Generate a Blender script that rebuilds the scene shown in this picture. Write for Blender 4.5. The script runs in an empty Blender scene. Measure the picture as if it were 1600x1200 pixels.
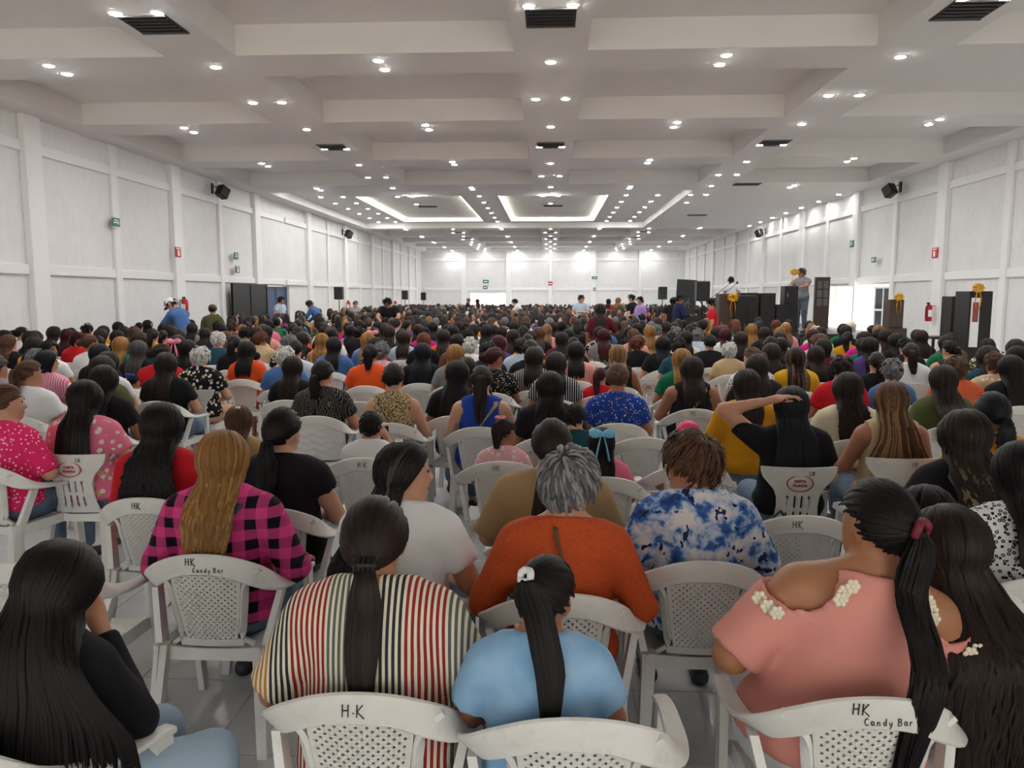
import bpy, math, random
import numpy as np
from mathutils import Vector, Matrix, Euler
# ------------------------------------------------------------------ camera, world, light, exposure
scene = bpy.context.scene
COL = scene.collection
CAMZ = 1.87
PITCH = math.atan(138/1200.0); YAW = math.atan(0.05*math.cos(PITCH))
cam_d = bpy.data.cameras.new('camera'); cam_d.sensor_width = 36; cam_d.lens = 27.0
cam_d.clip_start = 0.05; cam_d.clip_end = 300
cam = bpy.data.objects.new('camera', cam_d); COL.objects.link(cam)
cam.location = (0, 0, CAMZ); cam.rotation_euler = (math.pi/2-PITCH, 0, YAW)
scene.camera = cam
w = bpy.data.worlds.new('sky'); scene.world = w; w.use_nodes = True
wn = w.node_tree.nodes; wl = w.node_tree.links
sky = wn.new('ShaderNodeTexSky'); sky.sky_type = 'NISHITA'; sky.sun_disc = False
sky.sun_elevation = math.radians(37); sky.sun_rotation = math.radians(63); sky.dust_density = 2.0
wn['Background'].inputs['Strength'].default_value = 0.42
hz = wn.new('ShaderNodeHueSaturation'); hz.inputs['Saturation'].default_value = .3   # hazy, nearly white sky
wl.new(sky.outputs[0], hz.inputs['Color']); wl.new(hz.outputs[0], wn['Background'].inputs['Color'])
sun_d = bpy.data.lights.new('sun', 'SUN'); sun_d.energy = 24.0; sun_d.angle = 0.01; sun_d.color = (1, 0.93, 0.82)
sun = bpy.data.objects.new('sun', sun_d); COL.objects.link(sun)
sun.location = (30, 10, 30); sun.rotation_euler = Vector((-1, .5, -.83)).to_track_quat('-Z', 'Y').to_euler()
vs = scene.view_settings
vs.view_transform = 'Standard'; vs.look = 'None'; vs.gamma = 1.0; vs.use_curve_mapping = False
vs.exposure = 0.2
LIGHT_S = 365.0
# ------------------------------------------------------------------ pixel (1600x1200) -> place
_F = np.array([-math.sin(YAW)*math.cos(PITCH), math.cos(YAW)*math.cos(PITCH), -math.sin(PITCH)])
_R = np.array([math.cos(YAW), math.sin(YAW), 0.0]); _U = np.cross(_R, _F)
def ray(u, v): return _F + _R*(u-800)/1200.0 + _U*(600-v)/1200.0
def at_z(u, v, z):
    d = ray(u, v); t = (z-CAMZ)/d[2]; return np.array([d[0]*t, d[1]*t, z])
def at_y(u, v, y):
    d = ray(u, v); t = y/d[1]; return np.array([d[0]*t, y, CAMZ+d[2]*t])
def at_x(u, v, x):
    d = ray(u, v); t = x/d[0]; return np.array([x, d[1]*t, CAMZ+d[2]*t])
# ------------------------------------------------------------------ mesh helpers
class MB:
    def __init__(s): s.v = []; s.f = []; s.m = []
    def add(s, vs_, fs, mi=0):
        b = len(s.v); s.v += [tuple(map(float, p)) for p in vs_]
        s.f += [tuple(i+b for i in f) for f in fs]; s.m += [mi]*len(fs); return s
    def box(s, x0, x1, y0, y1, z0, z1, mi=0, bev=0.0):
        if bev <= 0:
            vs_ = [(x, y, z) for z in (z0, z1) for y in (y0, y1) for x in (x0, x1)]
            return s.add(vs_, [(0,2,3,1),(4,5,7,6),(0,1,5,4),(2,6,7,3),(0,4,6,2),(1,3,7,5)], mi)
        b = min(bev, (x1-x0)/2.01, (y1-y0)/2.01, (z1-z0)/2.01); vs_ = []; idx = {}
        for i in (0, 1):
            for j in (0, 1):
                for k in (0, 1):
                    X, Y, Z = (x0, x1)[i], (y0, y1)[j], (z0, z1)[k]; sx, sy, sz = (1-2*i)*b, (1-2*j)*b, (1-2*k)*b
                    idx[i,j,k] = len(vs_); vs_ += [(X, Y+sy, Z+sz), (X+sx, Y, Z+sz), (X+sx, Y+sy, Z)]
        fs = []; g = lambda i, j, k, a: idx[i,j,k]+a
        for i in (0, 1):
            q = [g(i,0,0,0), g(i,1,0,0), g(i,1,1,0), g(i,0,1,0)]; fs.append(tuple(q if i else q[::-1]))
            q = [g(0,i,0,1), g(0,i,1,1), g(1,i,1,1), g(1,i,0,1)]; fs.append(tuple(q if i else q[::-1]))
            q = [g(0,0,i,2), g(1,0,i,2), g(1,1,i,2), g(0,1,i,2)]; fs.append(tuple(q if i else q[::-1]))
        for a in (0, 1):
            for c in (0, 1):
                fs.append((g(a,c,0,0), g(a,c,1,0), g(a,c,1,1), g(a,c,0,1)))
                fs.append((g(a,0,c,0), g(a,1,c,0), g(a,1,c,2), g(a,0,c,2)))
                fs.append((g(0,a,c,1), g(1,a,c,1), g(1,a,c,2), g(0,a,c,2)))
        for key in idx: fs.append((idx[key], idx[key]+1, idx[key]+2))
        return s.add(vs_, fs, mi)
    def tube(s, pts, r, n=8, mi=0, cap=True, flat=None):
        pts = [Vector(p) for p in pts]; rs = r if hasattr(r, '__len__') else [r]*len(pts)
        vs_ = []; fs = []; up = None
        for i, p in enumerate(pts):
            t = (pts[min(i+1, len(pts)-1)]-pts[max(i-1, 0)]).normalized()
            if up is None: up = Vector((0,0,1)) if abs(t.z) < .9 else Vector((1,0,0))
            a = t.cross(up).normalized(); b = a.cross(t).normalized(); up = b
            for k in range(n):
                q = 2*math.pi*k/n; fx = flat if flat else 1.0
                vs_.append(p + a*math.cos(q)*rs[i] + b*math.sin(q)*rs[i]*fx)
        for i in range(len(pts)-1):
            for k in range(n): fs.append((i*n+k, i*n+(k+1) % n, (i+1)*n+(k+1) % n, (i+1)*n+k))
        if cap: fs.append(tuple(range(n-1, -1, -1))); fs.append(tuple((len(pts)-1)*n+k for k in range(n)))
        return s.add(vs_, fs, mi)
    def lathe(s, prof, n=16, c=(0, 0, 0), mi=0):
        vs_ = []; fs = []
        for (r, z) in prof:
            for k in range(n):
                a = 2*math.pi*k/n; vs_.append((c[0]+r*math.cos(a), c[1]+r*math.sin(a), c[2]+z))
        for i in range(len(prof)-1):
            for k in range(n): fs.append((i*n+k, i*n+(k+1) % n, (i+1)*n+(k+1) % n, (i+1)*n+k))
        fs.append(tuple(range(n-1, -1, -1))); fs.append(tuple((len(prof)-1)*n+k for k in range(n)))
        return s.add(vs_, fs, mi)
    def ball(s, c, r, nu=12, nv=8, mi=0):
        r = r if hasattr(r, '__len__') else (r, r, r)
        vs_ = [(c[0], c[1], c[2]+r[2])]; fs = []
        for j in range(1, nv):
            t = math.pi*j/nv
            for k in range(nu):
                a = 2*math.pi*k/nu; vs_.append((c[0]+r[0]*math.sin(t)*math.cos(a), c[1]+r[1]*math.sin(t)*math.sin(a), c[2]+r[2]*math.cos(t)))
        vs_.append((c[0], c[1], c[2]-r[2])); L = len(vs_)-1
        for k in range(nu):
            fs.append((0, 1+k, 1+(k+1) % nu)); fs.append((L, 1+(nv-2)*nu+(k+1) % nu, 1+(nv-2)*nu+k))
            for j in range(nv-2): fs.append((1+j*nu+k, 1+(j+1)*nu+k, 1+(j+1)*nu+(k+1) % nu, 1+j*nu+(k+1) % nu))
        return s.add(vs_, fs, mi)
    def mesh(s, name, mats, smooth=False, edge=None):
        me = bpy.data.meshes.new(name); me.from_pydata(s.v, [], s.f)
        for m in (mats if isinstance(mats, (list, tuple)) else [mats]): me.materials.append(m)
        if any(s.m): me.polygons.foreach_set('material_index', s.m)
        if smooth: me.polygons.foreach_set('use_smooth', [True]*len(s.f))
        me.update()
        if smooth and edge: me.set_sharp_from_angle(angle=math.radians(edge))
        return me
    def build(s, name, mats, parent=None, smooth=False, edge=None, loc=None):
        return link(name, s.mesh(name, mats, smooth, edge), parent, loc)
def link(name, data, parent=None, loc=None, rz=None):
    o = bpy.data.objects.new(name, data); COL.objects.link(o)
    if parent is not None: o.parent = parent
    if loc is not None: o.location = loc
    if rz is not None: o.rotation_euler = (0, 0, rz)
    return o
def np_mesh(name, V, Fq, mats, smooth=True, attr=None, mi=None):
    me = bpy.data.meshes.new(name); V = np.asarray(V, np.float32); Fq = np.asarray(Fq, np.int32)
    n = Fq.shape[1]
    me.vertices.add(len(V)); me.vertices.foreach_set('co', V.ravel())
    me.loops.add(Fq.size); me.loops.foreach_set('vertex_index', Fq.ravel())
    me.polygons.add(len(Fq)); me.polygons.foreach_set('loop_start', np.arange(0, Fq.size, n, dtype=np.int32))
    for m in (mats if isinstance(mats, (list, tuple)) else [mats]): me.materials.append(m)
    if mi is not None: me.polygons.foreach_set('material_index', np.asarray(mi, np.int32))
    me.update(calc_edges=True)
    if smooth: me.polygons.foreach_set('use_smooth', np.ones(len(Fq), bool))
    if attr is not None:
        for k, a in attr.items():
            a = np.asarray(a, np.float32)
            if a.ndim == 1: at = me.attributes.new(k, 'FLOAT', 'POINT'); at.data.foreach_set('value', a)
            else: at = me.attributes.new(k, 'FLOAT_COLOR', 'POINT'); at.data.foreach_set('color', np.c_[a, np.ones(len(a))].astype(np.float32).ravel())
    me.validate(); return me
def thing(name, label, cat, loc=(0, 0, 0), rz=0, group=None):
    o = link(name, None, None, loc, rz); o.empty_display_size = .1
    return tag(o, label, cat, group)
def tag(o, label, cat, group=None, kind=None):
    o['label'] = label; o['category'] = cat
    if group: o['group'] = group
    if kind: o['kind'] = kind
    return o
def struct(o, label=None, cat=None):
    o['kind'] = 'structure'
    if label: o['label'] = label
    if cat: o['category'] = cat
    return o
# ------------------------------------------------------------------ materials
def srgb(r, g=None, b=None):
    if g is None: r, g, b = r
    f = lambda c: (c/255/12.92) if c/255 <= .04045 else ((c/255+.055)/1.055)**2.4
    return (f(r), f(g), f(b), 1)
MATS = {}
class NT:
    def __init__(s, name):
        s.m = bpy.data.materials.new(name); s.m.use_nodes = True; s.t = s.m.node_tree
        s.b = s.t.nodes['Principled BSDF']; MATS[name] = s.m
    def n(s, t, **k):
        x = s.t.nodes.new('ShaderNode'+t)
        for a, b in k.items(): setattr(x, a, b)
        return x
    def l(s, a, b): s.t.links.new(a, b)
    def math(s, op, a, b=None, c=None):
        x = s.n('Math', operation=op)
        for i, q in enumerate((a, b, c)):
            if q is None: continue
            if isinstance(q, (int, float)): x.inputs[i].default_value = q
            else: s.l(q, x.inputs[i])
        return x.outputs[0]
    def mix(s, f, a, b, bt='MIX'):
        x = s.n('Mix', data_type='RGBA', blend_type=bt)
        for i, q in ((0, f), (6, a), (7, b)):
            if isinstance(q, (int, float)): x.inputs[i].default_value = q
            elif isinstance(q, tuple): x.inputs[i].default_value = q
            else: s.l(q, x.inputs[i])
        return x.outputs[2]
    def ramp(s, f, stops, interp='LINEAR'):
        x = s.n('ValToRGB'); cr = x.color_ramp; cr.interpolation = interp
        while len(cr.elements) < len(stops): cr.elements.new(0.5)
        for e, (p, c) in zip(cr.elements, stops): e.position = p; e.color = c
        s.l(f, x.inputs[0]); return x.outputs[0]
    def obj(s): return s.n('TexCoord').outputs['Object']
    def sep(s, v): x = s.n('SeparateXYZ'); s.l(v, x.inputs[0]); return x.outputs
    def scale(s, v, sc):
        x = s.n('Mapping'); x.inputs['Scale'].default_value = sc; s.l(v, x.inputs[0]); return x.outputs[0]
    def noise(s, v, sc, det=2.0, rough=.5):
        x = s.n('TexNoise'); x.inputs['Scale'].default_value = sc; x.inputs['Detail'].default_value = det; x.inputs['Roughness'].default_value = rough
        if v is not None: s.l(v, x.inputs['Vector'])
        return x.outputs
    def voro(s, v, sc, feat='F1'):
        x = s.n('TexVoronoi', feature=feat); x.inputs['Scale'].default_value = sc
        if v is not None: s.l(v, x.inputs['Vector'])
        return x.outputs
    def col(s, c):
        if isinstance(c, tuple): s.b.inputs['Base Color'].default_value = c
        else: s.l(c, s.b.inputs['Base Color'])
        return s
    def set(s, rough=.5, metal=0.0, spec=None):
        s.b.inputs['Roughness'].default_value = rough; s.b.inputs['Metallic'].default_value = metal
        if spec is not None: s.b.inputs['Specular IOR Level'].default_value = spec
        return s
    def bump(s, h, st=.3, dist=.01):
        x = s.n('Bump'); x.inputs['Strength'].default_value = st; x.inputs['Distance'].default_value = dist
        s.l(h, x.inputs['Height']); s.l(x.outputs[0], s.b.inputs['Normal']); return s
    def emit(s, c, st):
        s.b.inputs['Emission Color'].default_value = c; s.b.inputs['Emission Strength'].default_value = st; return s
def plain(name, c, rough=.6, metal=0.0, spec=None, bump=None):
    m = NT(name).col(c).set(rough, metal, spec)
    if bump: m.bump(m.noise(m.obj(), bump[0], 4)[0], bump[1], .01)
    return m.m
# plaster wall: white paint over trowelled plaster
m = NT('plaster'); o_ = m.obj(); n1 = m.noise(o_, 1.1, 6, .65)[0]; n2 = m.noise(m.scale(o_, (1, 1, .35)), 9, 5, .7)[0]
m.col(m.mix(m.math('MULTIPLY', n1, n2), srgb(240,240,240), srgb(198,199,201))).set(.75).bump(n2, .35, .012)
plain('white_paint', srgb(240,240,240), .6, bump=(14, .12))
m = NT('ceiling_paint'); n1 = m.noise(m.obj(), .8, 4, .6)[0]
m.col(m.mix(n1, srgb(240,239,237), srgb(232,231,229))).set(.8)
m = NT('floor_tile'); o_ = m.n('TexCoord').outputs['Object']; oi = m.n('ObjectInfo')
n1 = m.noise(o_, 3.5, 6, .65)[0]
m.col(m.mix(n1, srgb(214,214,214), srgb(176,178,182))).set(.22)
m.l(m.math('MULTIPLY_ADD', n1, .2, .14), m.b.inputs['Roughness'])
m = NT('floor_grid'); sx = m.sep(m.scale(m.obj(), (1/.6, 1/.6, 1)))
fx = m.math('LESS_THAN', m.math('FRACT', sx[0]), .012); fy = m.math('LESS_THAN', m.math('FRACT', sx[1]), .012)
m.col(m.mix(m.math('MAXIMUM', fx, fy), m.mix(m.noise(m.obj(), 3.5, 6)[0], srgb(214,214,214), srgb(176,178,182)), srgb(120,120,120))).set(.25)
plain('grout', srgb(120,120,122), .8)
NT('downlight_lens').col((1,1,1,1)).emit((1, .985, .95, 1), LIGHT_S)
NT('led_strip').col((1,1,1,1)).emit((1, .98, .80, 1), 9.0)
plain('vent_dark', srgb(48,46,44), .7); plain('black_plastic', srgb(24,24,25), .45); plain('black_metal', srgb(30,30,32), .4, .3)
plain('grille', srgb(38,38,40), .7, bump=(400, .4)); plain('steel', srgb(170,172,175), .3, .9)
plain('sign_green', srgb(10,120,80), .5); plain('sign_red', srgb(200,30,35), .5); plain('sign_white', srgb(245,245,245), .5); plain('sign_grey', srgb(105,105,105), .6)
plain('extinguisher_red', srgb(190,20,28), .3); plain('gold', srgb(225,170,40), .3, .6)
plain('gate_black', srgb(26,27,32), .5); plain('gate_blue', srgb(58,78,112), .45)
plain('outside_wall', srgb(238,236,232), .8, bump=(5, .2)); plain('outside_ground', srgb(212,206,196), .9, bump=(12, .3))
plain('dark_wood', srgb(44,38,36), .45, bump=(30, .1)); plain('brown_wood', srgb(74,58,48), .5, bump=(30, .1)); plain('mdf_brown', srgb(120,95,65), .7)
plain('chalkboard', srgb(48,50,52), .8); plain('chalk', srgb(150,150,150), .9)
def M(n): return MATS[n]
# ------------------------------------------------------------------ the hall
XL, XR, YF, YB = -10.0, 10.2, 59.6, -3.5
ZB, ZT = 5.27, 5.69           # underside of beams, coffer tops
PIL = [14.6+5.66*k for k in range(-3, 8)]
fl = struct(MB().box(XL-.3, XR+.3, YB, YF+.3, -.3, -.006).build('floor', M('floor_grid')))
MBt = MB().box(-.297, .297, -.297, .297, -.02, 0, bev=.003).mesh('tile', M('floor_tile'))
for i in range(-8, 9):
    for j in range(1, 12):
        link('tile', MBt, fl, (i*.6+.1, j*.6+.2, 0))
def wall_side(name, X, sgn, door, off=0.0):
    mb = MB(); x0, x1 = (X-.3, X) if sgn > 0 else (X, X+.3)
    if door is None: mb.box(x0, x1, YB, YF, 0, ZT+.3)
    else:
        d0, d1, dz = door
        mb.box(x0, x1, YB, d0, 0, ZT+.3); mb.box(x0, x1, d1, YF, 0, ZT+.3); mb.box(x0, x1, d0, d1, dz, ZT+.3)
    wl_ = struct(mb.build(name, M('plaster')))
    def part(nm, y0, y1, z0, z1, t):
        a, b = (X, X+t) if sgn > 0 else (X-t, X)
        MB().box(a, b, y0, y1, z0, z1, bev=.012).build(nm, M('white_paint'), wl_)
    for y in [q+off for q in PIL]:
        if y < YF-1: part('pilaster', y-.24, y+.24, 0, ZB, .14)
        if y+2.83 < YF-1 and not (door and door[0] < y+2.83 < door[1]): part('narrow_pilaster', y+2.83-.12, y+2.83+.12, 0, ZB, .08)
        for a, b in ((y+.24, y+2.71), (y+2.95, y+5.42)):
            if b > YF: continue
            part('upper_band', a, b, 4.58, 4.78, .06)
            part('lower_band', a, b, 2.27, 2.47, .06)
    return wl_
LD = (26.2, 29.2, 2.24); RD = (23.75, 26.2, 2.22)
wall_l = wall_side('wall_left', XL, 1, LD); wall_r = wall_side('wall_right', XR, -1, RD, .5)
FD0, FD1 = at_y(735, 470, YF)[0], at_y(791, 470, YF)[0]; FDZ = 2.05
mb = MB().box(XL-.3, FD0, YF, YF+.3, 0, ZT+.3).box(FD1, XR+.3, YF, YF+.3, 0, ZT+.3).box(FD0, FD1, YF, YF+.3, FDZ, ZT+.3)
wall_f = struct(mb.build('wall_far', M('plaster')))
fx = [at_y(u, 430, YF)[0] for u in (725, 795, 860, 927, 1000)]
edges = [XL+.0]+fx+[XR-.0]
for i, x in enumerate(fx):
    h = .22 if i in (0, 1, 3) else .12
    MB().box(x-h, x+h, YF-.12, YF, (FDZ+.02 if FD0-.1 < x < FD1+.1 else 0), ZB, bev=.012).build('pilaster', M('white_paint'), wall_f)
for i in range(len(edges)-1):
    a, b = edges[i]+.2, edges[i+1]-.2
    MB().box(a, b, YF-.06, YF, 4.5, 4.7, bev=.01).build('upper_band', M('white_paint'), wall_f)
    MB().box(a, b, YF-.06, YF, 2.27, 2.47, bev=.01).build('lower_band', M('white_paint'), wall_f)
# rear wall behind the viewer with a wide gateway to daylight
mb = MB().box(XL-.3, -8.5, YB-.3, YB, 0, ZT+.3).box(8.5, XR+.3, YB-.3, YB, 0, ZT+.3).box(-8.5, 8.5, YB-.3, YB, 3.5, ZT+.3)
struct(mb.build('wall_back', M('plaster')))
struct(MB().box(XL-.3, XR+.3, YB-7.5, YB-.3, 3.5, 3.7).build('added_shade_canopy', M('plaster')))      # unseen canopy, added to shade the ground and sky outside the gateway
# ceiling slab and its beams
cl = struct(MB().box(XL-.3, XR+.3, YB, YF, ZT, ZT+.3).build('ceiling', M('ceiling_paint')))
def beam(nm, x0, x1, y0, y1, z0=ZB, z1=ZT):
    MB().box(x0, x1, y0, y1, z0, z1).build(nm, M('ceiling_paint'), cl)
LB = [(-5.53, -4.5), (-.53, .5), (4.45, 5.5)]         # long beams
TY0, TY1 = 25.7, 39.4                                  # the tray
WLB, WRB = XL+.62, XR-.68
for a, b in LB:
    beam('long_beam', a, b, YB, 24.1); beam('long_beam', a, b, TY1+.9, YF)
beam('wall_beam', XL, WLB, YB, 24.1); beam('wall_beam', WRB, XR, YB, 24.1)
beam('wall_beam', XL, WLB, TY1+.9, YF); beam('wall_beam', WRB, XR, TY1+.9, YF)
CB = [(11.2+4.24*k, 12.25+4.24*k) for k in range(-3, 3)]
CB2 = [(44.4, 45.3), (49.2, 50.1), (54.0, 54.9), (58.3, 59.2)]
spans = [(WLB, LB[0][0]), (LB[0][1], LB[1][0]), (LB[1][1], LB[2][0]), (LB[2][1], WRB)]
for y0, y1 in CB+CB2:
    for a, b in spans: beam('cross_beam', a, b, y0, y1)
beam('cross_beam', XL, XR, 24.1, TY0)
beam('cross_beam', XL, XR, TY1, TY1+.9)
# tray: dropped plane right of it, raised field with two lit recesses left
TX0, TX1 = XL+.62, 4.6; ZP = 5.60
beam('dropped_ceiling', TX1, XR, TY0, TY1); beam('wall_beam', XL, TX0, TY0, TY1)
R1 = (-7.3, -3.35, 29.0, 38.6); R2 = (-1.95, 2.1, 29.0, 38.6)
xs = [TX0, R1[0], R1[1], R2[0], R2[1], TX1]
beam('tray_panel', TX0, TX1, TY0, R1[2], ZP-.06, ZT-.001); beam('tray_panel', TX0, TX1, R1[3], TY1, ZP-.06, ZT-.001)
for a, b in ((xs[0], xs[1]), (xs[2], xs[3]), (xs[4], xs[5])): beam('tray_panel', a, b, R1[2], R1[3], ZP-.06, ZT-.001)
# the slab sits at ZT: recess sides glow from strips tucked at the foot of each recess edge
for (a, b, y0, y1) in (R1, R2):
    t = thing('cove_light', 'warm LED strip lighting the recessed ceiling panel '+('beside the left wall' if a < -4 else 'over the hall centre'), 'cove light', ((a+b)/2, (y0+y1)/2, ZP-.06))
    for (p0, p1, q0, q1) in ((a, a+.05, y0, y1), (b-.05, b, y0, y1), (a+.05, b-.05, y1-.05, y1)):
        MB().box(p0-(a+b)/2, p1-(a+b)/2, q0-(y0+y1)/2, q1-(y0+y1)/2, .005, .03).build('led_strip', M('led_strip'), t)
# downlights
lens = MB().lathe([(.066, -.012), (.062, -.0185), (.04, -.021)], 14).mesh('lens', M('downlight_lens'))
ring = MB()
for k in range(16):
    a, b = 2*math.pi*k/16, 2*math.pi*(k+1)/16
    ring.add([(r*math.cos(t), r*math.sin(t), z) for t in (a, b) for r, z in ((.066, -.002), (.066, -.016), (.088, -.010), (.088, -.001))],
             [(0,1,5,4), (1,2,6,5), (2,3,7,6)])
ring = ring.mesh('trim_ring', M('sign_white'), True)
ORD = ('nearest', 'second', 'third', 'fourth', 'fifth', 'sixth', 'seventh', 'eighth')
def downlight(x, y, z, label, group):
    t = thing('ceiling_downlight', label, 'ceiling light', (x, y, z), 0, group)
    link('trim_ring', ring, t); link('lens', lens, t)
for (a, b), nm in zip(LB, ('left long beam', 'centre long beam', 'right long beam')):
    c = (a+b)/2
    for k in range(-2, 5):
        y = 11.7+4.33*k
        if y < 5: continue
        downlight(c, y, ZB, 'single downlight on the %s, %s cross beam before the tray ceiling' % (nm, ORD[4-k]), nm+' single downlights')
        if k < 4:
            for s in (-.26, .26): downlight(c+s, y+2.12, ZB, 'paired downlight on the %s, %s bay before the tray ceiling' % (nm, ORD[3-k]), nm+' paired downlights')
    for k in range(5):
        y = 39.9+4.75*k
        for dy, s in ((0, 0), (2.3, -.28), (2.3, .28)):
            if y+dy < YF-.4: downlight(c+s, y+dy, ZB, 'small %s downlight on the %s, %s bay past the tray ceiling' % ('paired' if s else 'single', nm, ORD[k]), 'far '+nm+' downlights')
sp_names = ('bay along the left wall', 'bay left of the centre beam', 'bay right of the centre beam', 'bay along the right wall')
for q_, (y0, y1) in enumerate(CB[2:]+[(24.3, 25.5), (TY1, TY1+.9)]+CB2):
    for (a, b), nm in zip(spans, sp_names):
        for s in (-.22, .22):
            far = y0 > 30
            downlight((a+b)/2, (y0+y1)/2+s, ZB, 'downlight paired under the %s cross beam %s the tray, %s' % (ORD[q_-5] if far else ORD[4-q_], 'past' if far else 'before', nm), ('far ' if far else '')+nm+' downlights')
for x, z, nm in ((-8.6, ZP-.06, 'edge of the tray ceiling by the left wall'), (-7.75, ZP-.06, 'tray ceiling beside the left lit recess'), (-2.65, ZP-.06, 'tray strip between the two lit recesses'), (2.75, ZP-.06, 'tray ceiling right of the lit recess'), (3.9, ZP-.06, 'tray ceiling by its right edge'), (9.7, ZB, 'dropped ceiling along the right wall')):
    for k in range(7):
        downlight(x, 27.0+1.95*k, z, '%s downlight in the row on the ' % ORD[k]+nm, 'downlights on the '+nm)
# air vents
def vent(x, y, z, lab, w=.62, d=.62):
    t = thing('air_vent', lab, 'air vent', (x, y, z))
    MB().box(-w/2, w/2, -d/2, d/2, -.012, -.002).build('grille_plate', M('vent_dark'), t)
    for a in (-1, 1): MB().box(-w/2, w/2, a*d/2-.015, a*d/2+.015, -.022, -.001).build('vent_frame', M('sign_grey'), t)
    for k in range(5): MB().box(-w/2+.03, w/2-.03, -d/2+(k+.7)*d/5.6, -d/2+(k+.7)*d/5.6+.03, -.026, -.012).build('slat', M('black_plastic'), t)
for (a, b), nm in zip(LB, ('left', 'centre', 'right')):
    vent((a+b)/2, 9.9, ZB, 'large dark square air vent in the %s long beam near the paired lights' % nm)
    vent((a+b)/2, 17.95, ZB, 'smaller looking dark air vent farther along the %s long beam' % nm)
    for y in (41.9, 46.2): vent((a+b)/2, y, ZB, 'tiny dark vent in the %s long beam, %s' % (nm, 'just past the tray ceiling' if y < 43 else 'close to the far wall'), .6, .3)
vent(-5.3, 33.5, ZT, 'dark slot vent inside the lit recess beside the left wall', .8, .4); vent(.1, 33.5, ZT, 'dark slot vent inside the lit recess over the hall centre', .8, .4)
vent(6.0, 24.4, ZB, 'dark slot vent at the start of the dropped ceiling', .8, .4); vent(6.2, 33.5, ZB, 'dark slot vent in the middle of the dropped ceiling', .8, .4)
# gates, doorways and what lies outside them
def gate_leaf(name, mat, w_, h, loc, rz, label):
    t = thing(name, label, 'gate', loc, rz)
    MB().box(0, w_, -.015, .015, .03, h).build('sheet', M(mat), t)
    for x in (0, w_/2-.03, w_-.06): MB().box(x, x+.06, -.035, .035, .0, h).build('stile', M(mat), t)
    for z in (.0, h*.5, h-.06): MB().box(0.06, w_-.06, -.03, .03, z, z+.06).build('rail', M(mat), t)
    return t
gate_leaf('gate_leaf', 'gate_black', 2.9, 2.25, (XL+.24, LD[0]-.02, 0), math.radians(-90), 'black metal gate leaf folded back along the left wall')
gate_leaf('gate_leaf', 'gate_blue', 2.25, 2.2, (XL-.12, LD[1]-.03, 0), math.radians(-90), 'blue metal gate leaf closing most of the left doorway')
t = thing('gate_leaf', 'white sheet gate leaf standing open in sunlight at the right doorway', 'gate', (XR-.16, RD[1]+.05, 0), math.radians(180))
MB().box(0, .98, -.015, .015, .03, 2.18).build('sheet', M('sign_white'), t)
for x in (0, .5, .93): MB().box(x, x+.04, -.025, .025, 0, 2.18).build('stile', M('sign_white'), t)
# outside, left and right and far
struct(MB().box(XL-6, XL-.3, 12, 34, -.3, -.02).build('ground_left', M('outside_ground')))
struct(MB().box(XR+.3, XR+9, 8, 40, -.3, -.02).build('ground_right', M('outside_ground')))
struct(MB().box(XR+8.2, XR+8.5, 8, 40, -.02, 2.6).build('wall_outside', M('outside_wall')))
struct(MB().box(FD0-6, FD1+6, YF+.3, YF+9, -.3, -.02).build('ground_far', M('outside_ground')))
struct(MB().box(FD0-6, FD1+6, YF+8, YF+8.3, -.02, 3.0).build('wall_beyond', M('outside_wall')))
struct(MB().box(XL-16, XR+16, YB-30, YB-.3, -.3, -.02).build('ground_back', M('outside_ground')))
g = thing('glazed_door', 'white framed glazed door standing open in the bright right doorway', 'door', (XR+.10, RD[0]+.05, 0), math.radians(97))
MB().box(0, .06, -.03, .03, 0, 2.15).build('stile', M('sign_white'), g); MB().box(.94, 1.0, -.03, .03, 0, 2.15).build('stile', M('sign_white'), g); MB().box(.47, .53, -.03, .03, 0.06, 2.09).build('mullion', M('sign_white'), g)
for z in (0, .7, 1.4, 2.09): MB().box(.06, .94, -.028, .028, z, z+.06).build('rail', M('sign_white'), g)
gm = NT('dark_glass').col(srgb(70,84,92)).set(.08); 
for x in (.06, .53):
    for z in (.06, .76, 1.46): MB().box(x, x+.41, -.006, .006, z, z+.64).build('pane', M('dark_glass'), g)
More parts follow.
